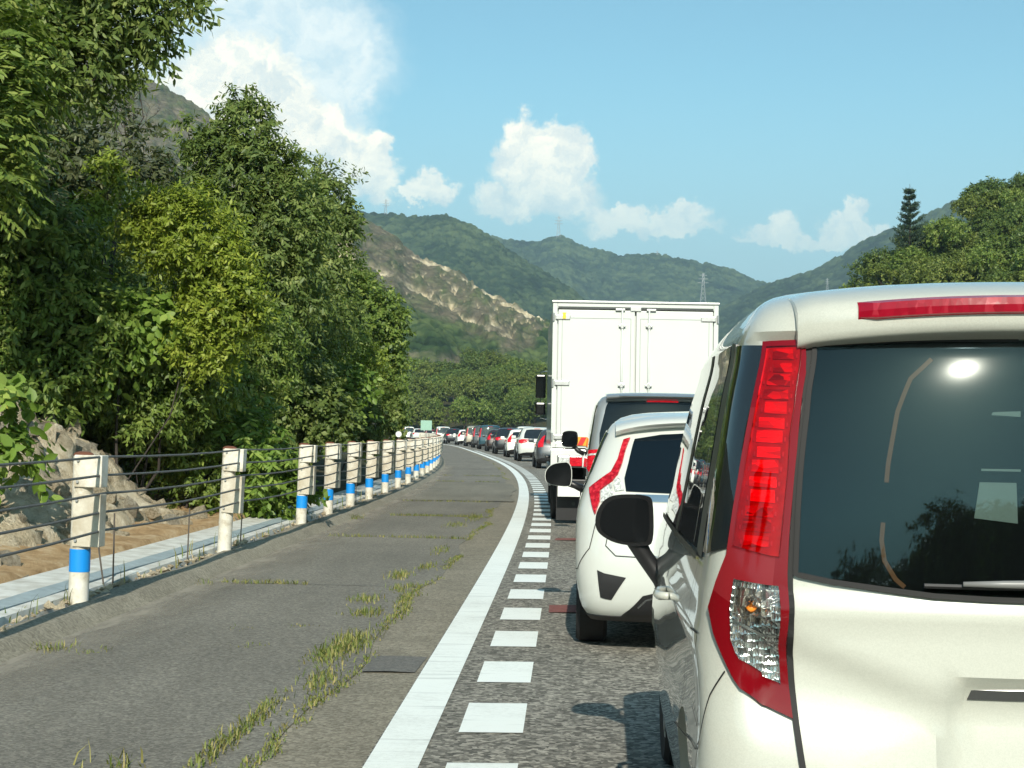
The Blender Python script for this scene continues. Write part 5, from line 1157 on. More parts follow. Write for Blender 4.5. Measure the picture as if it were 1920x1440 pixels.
def crown_mesh(lobes, spec, m, dens, seed, inner=0.45, up_bias=0.15):
    r = np.random.default_rng(seed); ln, asp, nl, sl, droop, pin = SPEC[spec]
    lobes = np.array(lobes, float); area = (lobes[:, 3]*lobes[:, 4]+lobes[:, 3]*lobes[:, 5]+lobes[:, 4]*lobes[:, 5]); nc = np.maximum(6, (area*dens*4.2).astype(int))
    C, D, T = [], [], []
    for lb, k in zip(lobes, nc):
        v = unit(r.standard_normal((k, 3))+np.array([0, 0, up_bias])); q = inner+(1-inner)*r.random(k)**0.55
        # clumps: pull sprays towards random bunches on the lobe so gaps open
        nb = max(3, k//14); bun = unit(r.standard_normal((nb, 3))+np.array([0, 0, up_bias])); bi = r.integers(0, nb, k)
        v = unit(v*0.65+bun[bi]*0.75*(1+0*v)); q = q*(0.82+0.30*r.random(nb)[bi]); q = np.where(r.random(k) < 0.05, q*(1.1+0.28*r.random(k)), q)
        C.append(lb[:3]+v*q[:, None]*lb[3:6]); D.append(unit(v/lb[3:6]*lb[3:6].mean())); T.append(r.random(nb)[bi])
    C = np.concatenate(C); D = np.concatenate(D); T = np.concatenate(T); k = len(C)
    tw = unit(D*0.7+r.standard_normal((k, 3))*0.45+np.array([0, 0, 0.15]))
    f = (np.arange(nl)+0.5)/nl; f = f[None, :, None]; sp = (sl*(0.7+0.6*r.random(k)))[:, None, None]
    pos = C[:, None, :]+tw[:, None, :]*f*sp-np.array([0, 0, 1.0])*droop*0.5*f*f*sp
    e1 = unit(np.cross(tw, np.array([0, 0, 1.0])+0.01*r.standard_normal((k, 3)))); e2 = np.cross(e1, tw)
    if pin: ph = np.where(np.arange(nl) % 2 == 0, 0.0, math.pi)[None, :]+0.25*r.standard_normal((k, nl))
    else: ph = (np.arange(nl)*2.4)[None, :]+r.random((k, 1))*6.28+0.4*r.standard_normal((k, nl))
    rad = e1[:, None, :]*np.cos(ph)[..., None]+e2[:, None, :]*np.sin(ph)[..., None]
    d = unit(tw[:, None, :]*0.55+rad*0.9-np.array([0, 0, droop])+0.15*r.standard_normal((k, nl, 3)))
    nrm = unit(np.array([0, 0, 1.0])*0.6+D[:, None, :]*0.8+0.5*r.standard_normal((k, nl, 3)))
    L = ln*(0.65+0.6*r.random((k, nl)))
    rnd = 0.45*T[:, None]+0.20*r.random((k, 1))+0.40*r.random((k, nl))-0.05
    return leaf_mesh('crown', pos.reshape(-1, 3), d.reshape(-1, 3), nrm.reshape(-1, 3), L.ravel(), asp, m, rnd.ravel(), spec in ('broad', 'lance', 'pinnate'))
def trunk_mesh(base, lobes, seed, r0_=0.09, twigs=2):
    r = np.random.default_rng(seed); mb = MB(); lobes = np.array(lobes, float); base = np.array(base, float)
    top = lobes[:, :3].mean(0); top[2] = max(top[2], base[2]+0.8)
    pts = [base+(top-base)*q+np.array([0.12*r.standard_normal()*math.sin(3.1*q), 0.12*r.standard_normal()*math.sin(3.1*q), 0]) for q in (0, 0.25, 0.5, 0.75, 1.0)]
    mb.tube(pts, [r0_*1.25, r0_, r0_*0.85, r0_*0.7, r0_*0.45], 7)
    for lb in lobes:
        a = pts[1+r.integers(0, 3)]; c = lb[:3]
        if np.linalg.norm(c-a) > 1.6 and lobes[:, 5].max() < 3: a = c+(a-c)*0.35
        m_ = (a+c)/2+np.array([0, 0, 0.15])*r.standard_normal()
        mb.tube([a, m_, c], [r0_*0.5, r0_*0.35, r0_*0.2], 5)
        for _ in range(twigs):
            v = unit(r.standard_normal(3)+np.array([0, -0.3, 0.4])); e = c+v*lb[3:6]*0.95
            mb.tube([c, (c+e)/2+0.06*r.standard_normal(3), e], [r0_*0.2, r0_*0.12, 0.006], 4, False)
    return mk_mesh('trunk', mb.V, mb.F, M['bark'], True)
def plant(name, label, cat, base, lobes, spec, m, dens, seed, group=None, inner=0.45, r0_=0.022, twigs=2):
    base = np.array(base, float); L = np.array(lobes, float); L[:, :3] -= base
    t = empty(name, base); tag(t, label, cat, group)
    obj_from('trunk', trunk_mesh((0, 0, -0.3), L, seed, r0_, twigs), t); obj_from('crown', crown_mesh(L, spec, M[m], dens, seed+1, inner), t)
    return t
def px_lobes(Y, lst, depth=0.9):
    out = []
    for q in lst:
        x, y, a, b = q[:4]; dy = q[4] if len(q) > 4 else 0
        c = atY(x, y, Y+dy); s_ = (Y+dy)/FOC; rx, rz = a*s_, b*s_; out.append((c[0], c[1], c[2], rx, min(rx, rz*1.3)*depth, rz))
    return out
def bank_base(Y, x):
    off = x-float(Lx(Y)); return (x, Y, float(bank_z(np.array(Y), np.array(off)))-0.1)
GL = 'trees and shrubs on the left bank'
TR = [
 ('broadleaf_tree', 'dark overhanging tree with drooping leaves at the top left corner', 17.0, [(60,-30,210,110),(225,25,95,50),(330,-5,62,24),(120,120,120,80),(255,75,55,28),(-90,150,150,200),(-40,330,110,150,1.0)], 'lance', 'leaf_dark', 95, 0.35),
 ('fern_leaved_tree', 'tree with long feathery fronds hanging at the left edge', 15.5, [(-20,60,66,80),(0,165,66,55),(-25,260,60,55),(-30,340,50,60)], 'pinnate', 'leaf_mid', 70, 0.35),
 ('sparse_tree', 'thin grey green tree through which the rocky mountain shows', 22.0, [(200,270,105,85),(120,330,110,95),(265,345,70,65),(60,250,90,80)], 'lance', 'leaf_grey', 34, 0.2),
 ('broadleaf_shrub', 'bright leafy shrub filling the left edge above the rock mound', 18.5, [(75,470,110,95),(20,590,110,110),(135,610,105,90),(50,715,115,75),(-70,500,120,160)], 'lance', 'leaf_mid', 90, 0.4),
 ('yellow_green_shrub', 'round yellow green shrub with fine leaves in front of the tall tree', 18.6, [(360,450,88,88),(300,425,66,55),(420,545,62,82),(385,635,55,65),(450,600,35,50)], 'fine', 'leaf_yellow', 150, 0.45),
 ('broadleaf_tree', 'tallest pointed dark tree rising in the middle of the left bank', 26.0, [(462,255,52,70),(450,325,100,70),(415,420,125,95),(530,420,95,95),(480,545,140,120),(452,195,20,34),(400,290,50,40),(520,300,36,34),(425,235,12,36),(492,215,12,34),(545,320,12,40),(375,290,16,40),(350,240,10,34)], 'lance', 'leaf_dark', 60, 0.35),
 ('broadleaf_tree', 'dark tree with a ragged right edge beside the tallest tree', 30.0, [(600,385,46,52),(585,470,85,90),(560,590,115,110),(636,345,16,26),(640,440,30,46),(575,330,12,40),(610,330,10,36),(652,400,12,30),(655,330,6,20)], 'lance', 'leaf_dark', 52, 0.35),
 ('broadleaf_tree', 'rounded green tree at the right end of the left bank', 38.0, [(675,600,75,85),(722,640,42,95),(695,735,58,85),(640,530,60,50),(600,690,95,105)], 'round', 'leaf_mid', 46, 0.45),
 ('yellow_green_shrub', 'small yellowish shrub before the rounded tree at the right end', 34.0, [(645,655,50,46),(690,690,30,34)], 'fine', 'leaf_yellow', 75, 0.4),
 ('large_leaved_shrub', 'shrub with large hanging heart shaped leaves above the rocks', 18.8, [(265,600,85,48),(215,640,60,48),(165,560,50,40)], 'broad', 'leaf_bright', 62, 0.35),
 ('broadleaf_shrub', 'shaded shrub low in the middle of the left bank', 19.5, [(335,715,105,85),(270,760,80,70)], 'lance_s', 'leaf_mid', 80, 0.45),
 ('broadleaf_shrub', 'leafy shrub below the yellow green shrub', 22.5, [(450,705,95,90),(400,620,60,60),(500,640,60,60)], 'lance_s', 'leaf_mid', 70, 0.45),
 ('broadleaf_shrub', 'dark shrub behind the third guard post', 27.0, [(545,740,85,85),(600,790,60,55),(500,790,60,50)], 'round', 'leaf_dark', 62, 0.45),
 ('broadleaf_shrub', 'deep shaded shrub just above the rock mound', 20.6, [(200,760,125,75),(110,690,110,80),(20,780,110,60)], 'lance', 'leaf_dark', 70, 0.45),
 ('hanging_vine', 'bright vine with hanging leaves above the fourth and fifth guard posts', 31.0, [(630,775,62,50),(660,730,46,40)], 'broad', 'leaf_bright', 40, 0.4),
 ('fern_leaved_shrub', 'bright feathery shrub rising above the second guard post', 20.5, [(425,800,60,40),(470,830,40,34)], 'pinnate', 'leaf_bright', 60, 0.35),
 ('low_vine', 'low green vine between the second and third guard posts', 20.8, [(500,895,62,48),(450,925,50,36),(540,935,40,30)], 'round', 'leaf_bright', 95, 0.45),
 ('broadleaf_shrub', 'small shrub between the rock mound and the second guard post', 20.5, [(380,880,60,55),(345,930,45,34),(330,820,70,55)], 'lance_s', 'leaf_mid', 85, 0.45),
 ('hanging_vine', 'sunlit leafy sprig hanging at the left edge beside the rocks', 14.0, [(5,765,26,62),(22,862,34,22)], 'broad', 'leaf_bright', 95, 0.3),
 ('broadleaf_shrub', 'dark shrub behind the fifth to eighth guard posts', 36.5, [(690,800,56,46),(735,770,24,62)], 'round', 'leaf_dark', 55, 0.45),
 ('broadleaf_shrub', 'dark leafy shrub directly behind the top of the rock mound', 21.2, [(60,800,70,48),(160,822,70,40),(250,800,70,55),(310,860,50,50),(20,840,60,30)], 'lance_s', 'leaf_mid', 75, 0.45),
 ('broadleaf_shrub', 'dark shrub low behind the gap between the first two guard posts', 23.5, [(360,850,60,70),(300,900,60,50),(420,880,50,55)], 'lance_s', 'leaf_dark', 70, 0.45),
 ('broadleaf_shrub', 'shaded leafy shrub under the overhanging tree at the left edge', 20.0, [(40,690,90,80),(130,740,80,70),(-30,760,80,80)], 'lance_s', 'leaf_mid', 70, 0.45),
 ('broadleaf_shrub', 'leafy shrub under the round yellow green shrub', 19.8, [(290,690,80,70),(370,690,70,60),(230,720,60,60)], 'lance_s', 'leaf_bright', 70, 0.45),
 ('yellow_shrub', 'small bright yellow leaved sprig among the dark trees', 21.0, [(205,325,30,26),(170,400,26,30)], 'lance_s', 'leaf_yellow', 120, 0.3),
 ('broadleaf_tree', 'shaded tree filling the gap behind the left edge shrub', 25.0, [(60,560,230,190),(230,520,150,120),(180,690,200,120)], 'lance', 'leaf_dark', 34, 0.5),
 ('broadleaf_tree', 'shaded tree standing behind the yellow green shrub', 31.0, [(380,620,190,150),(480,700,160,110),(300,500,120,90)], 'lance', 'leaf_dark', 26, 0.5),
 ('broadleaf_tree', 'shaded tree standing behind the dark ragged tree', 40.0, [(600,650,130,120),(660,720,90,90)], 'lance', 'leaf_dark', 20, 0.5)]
protos = []
for i, (nm, lab, Y, lst, spec, m, dens, inner) in enumerate(TR):
    lb = px_lobes(Y, lst); xs = [l[0] for l in lb]; bx = float(np.mean(xs)); off = bx-float(Lx(Y)); bx = min(bx, float(Lx(Y))-4.7)-(3.5 if i == 0 else 0)
    protos.append(plant(nm, lab, nm.replace('_', ' ').split()[-1], bank_base(Y, bx), lb, spec, m, dens, 100+7*i, GL, inner, 0.010 if i == 4 else 0.022))
# a bare shrub: twigs against the sky
mb = MB(); rr = np.random.default_rng(5); b0 = np.array(bank_base(24.0, -6.6))
def twig(p, d, L, r_, lvl):
    d = unit(d); e = p+d*L; m_ = (p+e)/2+0.05*L*rr.standard_normal(3); mb.tube([p, m_, e], [r_, r_*0.8, r_*0.55], 5, False)
    if lvl > 0:
        for k in range(3): twig(p+(e-p)*(0.45+0.25*k), d+0.75*rr.standard_normal(3)*np.array([1, 0.5, 0.6])+np.array([0, 0, 0.25]), L*0.62, r_*0.55, lvl-1)
c = atY(235, 300, 24.0)-b0
t = empty('bare_shrub', b0); tag(t, 'leafless twiggy shrub sticking up before the rocky mountain', 'shrub', GL)
mb.tube([(0, 0, -0.2), c*0.5, c], [0.05, 0.04, 0.03], 6)
for k in range(4): twig(c, np.array([0.4-0.25*k, 0, 1.0]), 0.75, 0.016, 3)
mb.obj('branches', M['bark'], t, True)
# copies further back along the bank, outside the view: they stand in the reflections of the car flanks
for i, (k, Y, x) in enumerate(((3, 4.0, -13.0), (5, -2.0, -13.5), (7, -9.0, -13.0), (5, -18.0, -14))):
    o = copy_tree(protos[k]); o.location = bank_base(Y, x); o.rotation_euler[2] = 1.3*i; o['label'] = 'roadside tree beside the shoulder behind the viewpoint, seen mirrored in the cars'; o['group'] = 'trees behind the viewpoint'
for i, (k, x, y, s_) in enumerate(((5, -14, -52, 1.3), (7, -6, -66, 1.4), (5, 18, -60, 1.5), (7, 26, -50, 1.4), (5, 34, -64, 1.6), (7, -22, -46, 1.3))):
    o = copy_tree(protos[k]); o.location = (x, y, 0.0); o.scale = (s_, s_, s_); o.rotation_euler[2] = 0.9*i; o['label'] = 'distant roadside tree far behind the viewpoint, seen mirrored in the rear windows'; o['group'] = 'trees behind the viewpoint'

# ---------------------------------------------------------------- distant trees: shared meshes, each tree its own object
def far_proto(seed, spec, m, k=1.0):
    r = np.random.default_rng(seed); lb = [(0, 0, 3.6, 1.7, 1.7, 1.5)]+[(1.3*r.standard_normal(), 1.0*r.standard_normal(), 3.0+1.5*r.random(), 1.1+0.5*r.random(), 1.1+0.4*r.random(), 0.8+0.5*r.random()) for _ in range(6)]
    return trunk_mesh((0, 0, -0.5), lb, seed, 0.12, 1), crown_mesh(lb, spec, M[m], 5.0*k, seed+1, 0.6)
FP = [far_proto(900+i, 'far', mm) for i, mm in enumerate(('leaf_far', 'leaf_olive', 'leaf_mid', 'leaf_far', 'leaf_olive'))]
def far_tree(name, label, group, loc, s_, k, rz):
    t = empty(name, loc, rz); t.scale = (s_, s_, s_*(0.9+0.25*rng.random())); tag(t, label, 'tree', group)
    obj_from('trunk', FP[k][0], t); obj_from('crown', FP[k][1], t); return t
# unseen trees added far behind the viewpoint to darken the rear window reflections
for i in range(12):
    x = -22+5.8*i; far_tree('reflection_tree', 'tall unseen tree added far behind the viewpoint, mirrored low in the rear windows', 'trees behind the viewpoint', (x, -118+5*rng.random(), -1.0), 3.5+0.22*i+0.4*rng.random(), i % 5, rng.random()*6.3)
# wooded hill on the right
sky_r = lambda x: np.interp(x, [1540, 1590, 1640, 1690, 1740, 1790, 1850, 1920, 2000, 2150], [590, 548, 505, 462, 422, 382, 350, 330, 312, 300])
hx = np.linspace(28, 110, 60); hy = np.linspace(96, 230, 60); HX, HY = np.meshgrid(hx, hy, indexing='ij')
def hill_z(X, Y):
    pxx = 960+FOC*X/Y; zt = CAMH+(826-(sky_r(pxx)+60))*Y/FOC
    q = np.clip((Y-98)/55.0, 0, 1); return np.clip(zt, 0, 60)*q*np.clip((235-Y)/60, 0, 1)**0.5-0.3
HZ = hill_z(HX, HY)+0.6*fbm(HX*0.15, HY*0.15, 3, 2)
I = np.arange(3600).reshape(60, 60); F = np.stack([I[:-1, :-1], I[1:, :-1], I[1:, 1:], I[:-1, 1:]], -1).reshape(-1, 4)
o = mobj('hill', np.stack([HX, HY, HZ], -1).reshape(-1, 3), F, M['bank'], smooth=True); o['kind'] = 'structure'
nh = 0
for row in range(7):
    for x in np.arange(1560, 2010, 44):
        xx = x+10*rng.standard_normal()+18*(row % 2); y = sky_r(xx)+28+row*34+8*rng.standard_normal()
        if y > 585 or xx < 1575: continue
        Y = 152-row*6.0+2*rng.standard_normal(); c = atY(xx, y, Y); s_ = (0.66+0.42*rng.random())
        k = int(rng.integers(0, 5))
        tone = ('mid green', 'olive', 'fresh green', 'dense mid green', 'brownish olive')[k]; part = ('left end', 'left part', 'middle', 'right part', 'right end')[int(np.clip((xx-1570)/88, 0, 4))]
        lab = '%s tree on the skyline of the wooded right hill, %s' % (tone, part) if row == 0 else '%s tree in row %s of the right hill, %s' % (tone, ('', 'two', 'three', 'four', 'five', 'six', 'seven', 'eight')[row], part)
        far_tree('hill_tree', lab, 'trees on the right hill', (c[0], c[1], c[2]-3.4*s_), s_, k, rng.random()*6.3); nh += 1
# the lone conifer on the skyline
def conifer(base, H, label):
    r = np.random.default_rng(77); t = empty('conifer', base); tag(t, label, 'tree'); mb = MB(); mb.tube([(0, 0, 0), (0.05, 0, H*0.5), (0, 0, H)], [0.12, 0.08, 0.015], 7); mb.obj('trunk', M['bark'], t, True)
    B, D, Nn, Ln = [], [], [], []
    for tier in range(10):
        z0 = H*(0.04+0.092*tier); R_ = (H*0.36)*(1-0.09*tier)
        for k in range(6):
            th = 6.283*k/6+tier*1.1+0.3*r.standard_normal(); rr_ = R_*(0.55+0.5*r.random()); dirv = np.array([math.cos(th), math.sin(th), 0]); z0 = z0+0.01*H*r.standard_normal(); lift = 0.35+0.3*r.random()
            for q in np.linspace(0.15, 1.0, 14):
                p = dirv*rr_*q+np.array([0, 0, z0-0.12*rr_*q+lift*rr_*q*q])
                for _ in range(int(16*(1.15-0.6*q))):
                    B.append(p+np.array([0.10, 0.10, 0.045])*r.standard_normal(3)); D.append(dirv*0.6+0.6*r.standard_normal(3)+np.array([0, 0, 0.6])); Nn.append(r.standard_normal(3)); Ln.append(0.16+0.14*r.random())
    B, D, Nn, Ln = map(np.array, (B, D, Nn, Ln)); obj_from('crown', leaf_mesh('crown', B, D, Nn, Ln, 0.28, M['leaf_pine'], r.random(len(B))), t)
c = atY(1706, 345, 146.0); g = atY(1706, 470, 146.0)
conifer((c[0], 146.0, g[2]), c[2]-g[2], 'lone dark conifer with tiered branches on the right skyline')
# trees beyond the queue of cars
for i in range(60):
    x = 735+285*rng.random(); row = i % 5; Y = 320-row*13; y = [708, 724, 742, 762, 788][row]+10*rng.standard_normal()-0.04*abs(x-900)
    c = atY(x, y, Y); s_ = (0.95+0.35*rng.random()); kk = int(rng.integers(0, 5)); lab = '%s tree %s beyond the queue, %s' % (('mid green', 'olive', 'fresh green', 'dense mid green', 'brownish olive')[kk], ('on top of the wood', 'in the upper wood', 'in the middle of the wood', 'low in the wood', 'at the foot of the wood')[row], ('far left', 'left', 'middle', 'right', 'beside the truck')[int(min(4, (x-735)/57))])
    far_tree('wood_tree', lab, 'trees beyond the queue', (c[0], c[1], max(-0.2, c[2]-3.4*s_)), s_*1.1, kk, rng.random()*6.3)
o = mobj('wood_floor', [(-40, 262, 0.0), (25, 262, 0.0), (25, 300, 6), (-40, 300, 6), (25, 360, 14), (-40, 360, 14)], [(0, 1, 2, 3), (3, 2, 4, 5)], M['bank']); o['kind'] = 'structure'

# ================================================================ MOUNTAINS
def forest_mat(name, c1, c2, c3, scale):
    m, nt, b, o = mat(name); t = N(nt, 'ShaderNodeTexCoord'); a = N(nt, 'ShaderNodeAttribute', attribute_name='rnd'); rk = N(nt, 'ShaderNodeAttribute', attribute_name='rock'); br = N(nt, 'ShaderNodeAttribute', attribute_name='brown')
    n = N(nt, 'ShaderNodeTexNoise', {'Vector': t.outputs['Object'], 'Scale': scale, 'Detail': 8.0, 'Roughness': 0.7}); n2 = N(nt, 'ShaderNodeTexNoise', {'Vector': t.outputs['Object'], 'Scale': scale*0.22, 'Detail': 5.0, 'Roughness': 0.6})
    f = N(nt, 'ShaderNodeMath', {0: a.outputs['Fac'], 1: 0.45, 2: n2.outputs['Fac']}, operation='MULTIPLY_ADD')
    g = ramp(nt, f.outputs[0], [(0.42, c1), (0.68, c2), (0.95, c3)])
    s_ = ramp(nt, n.outputs['Fac'], [(0.3, (0.075, 0.065, 0.045)), (0.5, (0.15, 0.125, 0.085)), (0.7, (0.25, 0.21, 0.15))])
    r_ = ramp(nt, n.outputs['Fac'], [(0.28, (0.28, 0.22, 0.13)), (0.46, (0.60, 0.50, 0.32)), (0.62, (0.80, 0.70, 0.50))])
    x1 = N(nt, 'ShaderNodeMix', {0: br.outputs['Fac'], 6: g, 7: s_}, data_type='RGBA'); x2 = N(nt, 'ShaderNodeMix', {0: rk.outputs['Fac'], 6: x1.outputs[2], 7: r_}, data_type='RGBA')
    nt.links.new(x2.outputs[2], b.inputs['Base Color']); b.inputs['Roughness'].default_value = 0.95; b.inputs['Specular IOR Level'].default_value = 0.1
    bp = N(nt, 'ShaderNodeBump', {'Strength': 1.0, 'Distance': 1.2/scale*0.25, 'Height': n.outputs['Fac']}); nt.links.new(bp.outputs[0], b.inputs['Normal']); return m
def mountain(name, ridge, Yf, zf, ni, nj, m, csize, camp, gul, seed, prof=1.15, masks=None, back=0.35):
    rp_ = np.array([atY(*q) for q in ridge]); seg = np.linalg.norm(np.diff(rp_, axis=0), axis=1); al = np.concatenate([[0], np.cumsum(seg)]); u = np.linspace(0, al[-1], ni)
    Rg = np.stack([pchip(al, rp_[:, k], u) for k in range(3)], -1)
    Rg[:, 2] += 0.012*Rg[:, 1]*fbm(u/60.0, u*0, 4, seed)*0.25
    j = np.concatenate([np.linspace(0, 1, nj), np.linspace(1, 1+back, max(4, nj//6))[1:]]); U, J = np.meshgrid(u, j, indexing='ij'); K = np.arange(ni)
    Fx = Rg[:, 0]*Yf/Rg[:, 1]; jj = np.minimum(J, 1.0); bk = np.maximum(J-1, 0)
    X = Fx[:, None]+(Rg[:, 0]-Fx)[:, None]*J; Yv = Yf+(Rg[:, 1][:, None]-Yf)*J
    env = np.sin(np.pi*np.clip(jj, 0, 1))**0.8
    g = fbm(U/gul[0]+0.7*jj, jj*1.2+U/gul[0]*0.3, 5, seed+3, 0.55)
    Z = zf+(Rg[:, 2]-zf)[:, None]*jj**prof+gul[1]*g*env-bk*(Rg[:, 2][:, None]-zf)*0.9
    P = proj(np.stack([X, Yv, Z], -1)); rock = np.zeros_like(Z); brown = np.zeros_like(Z)
    if masks: rock, brown = masks(P[..., 0], P[..., 1], U, J)
    d_, v_ = cells(X/csize+0.2*fbm(X/9, Yv/9, 2, 1), (Yv*0.75+Z*0.9)/csize, seed+7)
    d2, v2 = cells(X/(csize*0.45), (Yv*0.75+Z*0.9)/(csize*0.45), seed+9)
    bump = camp*(np.sqrt(np.clip(1-(d_*1.25)**2, 0, 1))*(0.6+0.6*v_)+0.30*np.sqrt(np.clip(1-(d2*1.3)**2, 0, 1)))
    cover = np.clip(1-rock*1.1-brown*0.55, 0.0, 1); Z = Z+bump*cover+rock*camp*0.9*fbm(X/(csize*0.5), (Yv+Z)/(csize*0.5), 4, seed+11)
    V = np.stack([X, Yv, Z], -1).reshape(-1, 3); n0, n1 = U.shape; I = np.arange(n0*n1).reshape(n0, n1)
    F = np.stack([I[:-1, :-1], I[1:, :-1], I[1:, 1:], I[:-1, 1:]], -1).reshape(-1, 4)
    o = mobj(name, V, F, m, smooth=False); o['kind'] = 'structure'
    for an, av in (('rnd', 0.7*v_+0.3*v2), ('rock', rock), ('brown', brown)):
        at = o.data.attributes.new(an, 'FLOAT', 'POINT'); at.data.foreach_set('value', np.clip(av, 0, 1).astype(np.float32).ravel())
    return o
M['forest_far'] = forest_mat('far_forest', (0.005, 0.015, 0.008), (0.026, 0.050, 0.022), (0.080, 0.112, 0.048), 0.05)
M['forest_near'] = forest_mat('near_forest', (0.007, 0.018, 0.007), (0.034, 0.062, 0.021), (0.095, 0.128, 0.044), 0.14)
def poly_dist(px_, py_, pts):
    best = np.full(px_.shape, 1e9)
    for (x0, y0), (x1, y1) in zip(pts[:-1], pts[1:]):
        dx, dy = x1-x0, y1-y0; q = np.clip(((px_-x0)*dx+(py_-y0)*dy)/(dx*dx+dy*dy), 0, 1); best = np.minimum(best, np.hypot(px_-x0-q*dx, py_-y0-q*dy))
    return best
mountain('far_ridge', [(560, 470, 2600), (760, 440, 2600), (905, 443, 2560), (960, 450, 2550), (1000, 452, 2550), (1040, 447, 2540), (1090, 470, 2540), (1165, 484, 2500), (1220, 483, 2500), (1290, 496, 2500), (1390, 521, 2500), (1440, 541, 2500), (1540, 575, 2450), (1700, 640, 2400)], 1750, 25, 580, 270, M['forest_far'], 8.5, 5.0, (170.0, 38.0), 41)
mountain('right_far_ridge', [(1330, 600, 2050), (1400, 560, 2050), (1440, 540, 2050), (1500, 518, 2030), (1560, 492, 2000), (1620, 461, 1980), (1680, 436, 1960), (1760, 400, 1940), (1900, 350, 1900), (2150, 300, 1900)], 1300, 20, 380, 190, M['forest_far'], 8.5, 5.0, (150.0, 25.0), 57)
mountain('green_spur', [(380, 330, 1750), (560, 372, 1720), (640, 394, 1700), (690, 404, 1700), (740, 405, 1690), (790, 411, 1680), (840, 416, 1660), (880, 432, 1640), (930, 462, 1620), (1000, 505, 1590), (1060, 545, 1560), (1120, 590, 1530), (1190, 650, 1500), (1260, 730, 1480)], 1100, 15, 480, 240, M['forest_far'], 7.0, 4.6, (120.0, 26.0), 63)
def masks3(x, y, U, J):
    nz = 16*fbm(x/30.0, y/22.0, 4, 5); nf = fbm(x/11.0, y/9.0, 4, 15)
    band = lambda pts, w, soft=8: np.clip((w-(poly_dist(x, y, pts)+nz))/soft, 0, 1)
    ridge = band([(776, 485), (800, 495), (850, 512), (900, 548), (940, 570), (985, 592), (1022, 604)], 9)
    low = band([(690, 505), (760, 535), (800, 560), (860, 590), (900, 612), (945, 632)], 7)*np.clip(0.55+1.3*nf, 0, 1)
    lump = band([(868, 598), (880, 604)], 9)+band([(922, 612), (938, 620)], 10)+band([(636, 440), (650, 500), (670, 520)], 18)+band([(795, 560), (812, 570)], 7)
    speck = np.clip((fbm(x/7.0, y/6.0, 3, 25)-0.30)*4, 0, 1)*np.clip((60-poly_dist(x, y, [(760, 510), (880, 560), (1000, 610)]))/30, 0, 1)*0.8
    rock = np.clip(ridge+low+lump+speck, 0, 1)*(J > 0.1)
    brown = np.clip((75-poly_dist(x, y, [(680, 430), (800, 530), (960, 610)])+nz*1.5)/30, 0, 1)*0.85
    brown = np.maximum(brown, np.clip((120-poly_dist(x, y, [(150, 130), (260, 230), (400, 330)])+nz*2)/50, 0, 1)*0.9)
    brown = np.maximum(brown, np.clip((12-poly_dist(x, y, [(740, 682), (810, 688), (880, 690)])+nz*0.6)/8, 0, 1)*0.7)
    brown = brown*np.clip(0.75+0.9*fbm(x/16.0, y/12.0, 4, 35), 0, 1)
    return rock, brown
mountain('rocky_mountain', [(-260, -60, 900), (-80, 20, 880), (60, 75, 870), (170, 118, 860), (205, 122, 860), (250, 141, 850), (300, 168, 845), (345, 192, 840), (400, 228, 830), (480, 284, 820), (560, 342, 810), (640, 399, 800), (700, 427, 790), (745, 455, 785), (780, 482, 780), (820, 497, 775), (860, 516, 770), (900, 546, 760), (940, 569, 750), (985, 592, 740), (1022, 606, 730), (1060, 640, 720), (1110, 690, 700), (1180, 770, 690)], 400, 9, 640, 350, M['forest_near'], 4.4, 2.9, (70.0, 16.0), 71, 1.05, masks3)

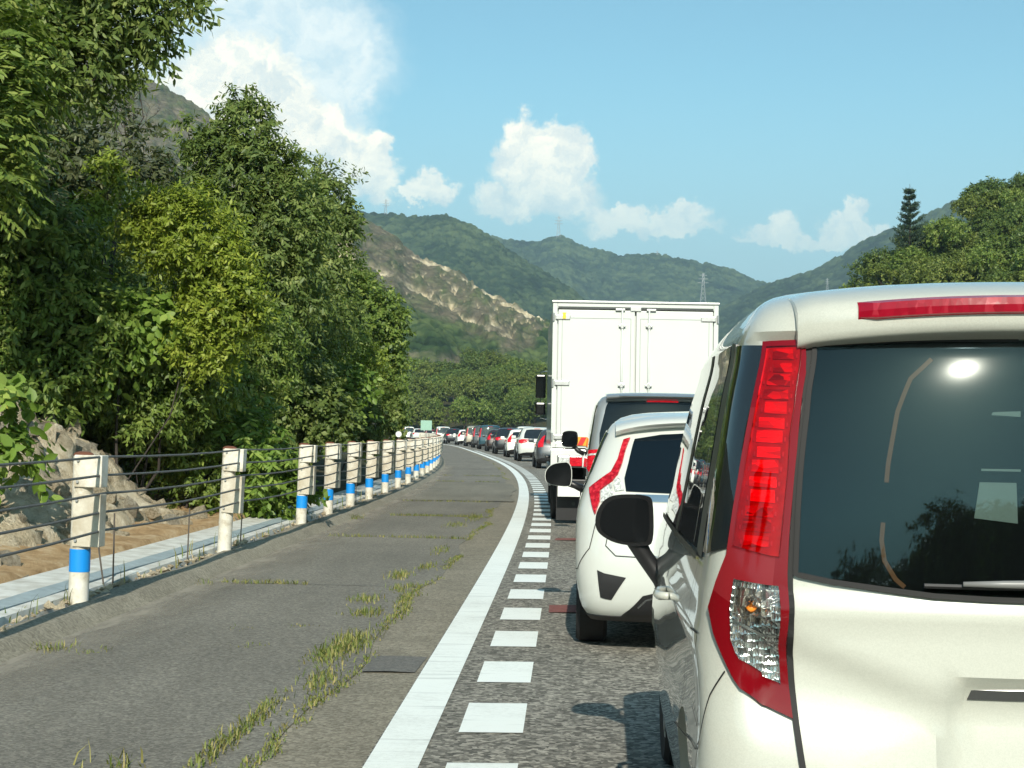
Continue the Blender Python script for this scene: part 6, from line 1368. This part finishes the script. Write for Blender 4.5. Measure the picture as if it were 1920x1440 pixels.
# transmission towers
M['tower'] = simple('tower_steel', (0.42, 0.43, 0.42), 0.5, metal=0.3)
def pylon(base, H, label):
    t = empty('transmission_tower', base); tag(t, label, 'tower', 'transmission towers on the ridges'); mb = MB(); w0, w1 = H*0.10, H*0.018; r_ = H*0.006
    lv = np.linspace(0, 1, 8); cor = [(-1, -1), (1, -1), (1, 1), (-1, 1)]
    P = lambda q, c: np.array([c[0]*(w0+(w1-w0)*q**0.7), c[1]*(w0+(w1-w0)*q**0.7), H*q])
    for c in cor: mb.tube([P(q, c) for q in lv], r_, 4)
    for a, b_ in zip(lv[:-1], lv[1:]):
        for k in range(4):
            mb.tube([P(a, cor[k]), P(b_, cor[(k+1) % 4])], r_*0.6, 3); mb.tube([P(b_, cor[k]), P(a, cor[(k+1) % 4])], r_*0.6, 3)
    mb.obj('lattice', M['tower'], t)
    for q, L in ((0.70, 0.17), (0.82, 0.15), (0.93, 0.12)):
        a = MB(); a.tube([(-H*L, 0, H*q), (0, 0, H*(q+0.015)), (H*L, 0, H*q)], [r_*0.6, r_*1.2, r_*0.6], 4); a.tube([(-H*L, 0, H*q), (0, 0, H*(q-0.03)), (H*L, 0, H*q)], r_*0.6, 4); a.obj('cross_arm', M['tower'], t)
for (x, yt, yb, Y, lab) in ((1047, 405, 449, 2535, 'tall faint transmission tower on the middle ridge'), (723, 374, 406, 1690, 'faint transmission tower on the ridge above the rock scar'), (1318, 512, 566, 1900, 'pale transmission tower standing above the right edge of the truck'), (1551, 522, 545, 1750, 'small transmission tower at the foot of the right far ridge'), (1232, 470, 486, 2495, 'tiny faint tower on the far ridge right of the truck')):
    tp, bt = atY(x, yt, Y), atY(x, yb, Y); pylon((bt[0], Y, bt[2]-4), tp[2]-bt[2]+4, lab)

# the air: even haze round the whole scene
hb = MB(); hb.box((0, 1550, 203), (8200, 5100, 410)); hm = bpy.data.materials.new('haze'); hm.use_nodes = True; nt = hm.node_tree; nt.nodes.clear()
ho = nt.nodes.new('ShaderNodeOutputMaterial'); pv = nt.nodes.new('ShaderNodeVolumePrincipled'); pv.inputs['Color'].default_value = (0.58, 0.82, 1.0, 1); pv.inputs['Density'].default_value = 0.00018; pv.inputs['Anisotropy'].default_value = 0.1
nt.links.new(pv.outputs[0], ho.inputs['Volume'])
ho_ = hb.obj('haze', hm); tag(ho_, 'thin pale haze in the air over the valley', 'haze', kind='stuff')

# two trees that read alike: say which of the two
by = {}
for o in bpy.data.objects:
    if o.get('group') in ('trees on the right hill', 'trees beyond the queue'): by.setdefault(o['label'], []).append(o)
for lab, os_ in by.items():
    if len(os_) > 1:
        os_.sort(key=lambda o: float(proj(np.array(o.location))[0])); words = {2: ('left', 'right'), 3: ('left', 'middle', 'right')}.get(len(os_))
        for k, o in enumerate(os_):
            if words: o['label'] = lab.replace('wooded ', '')+', %s one' % words[k]
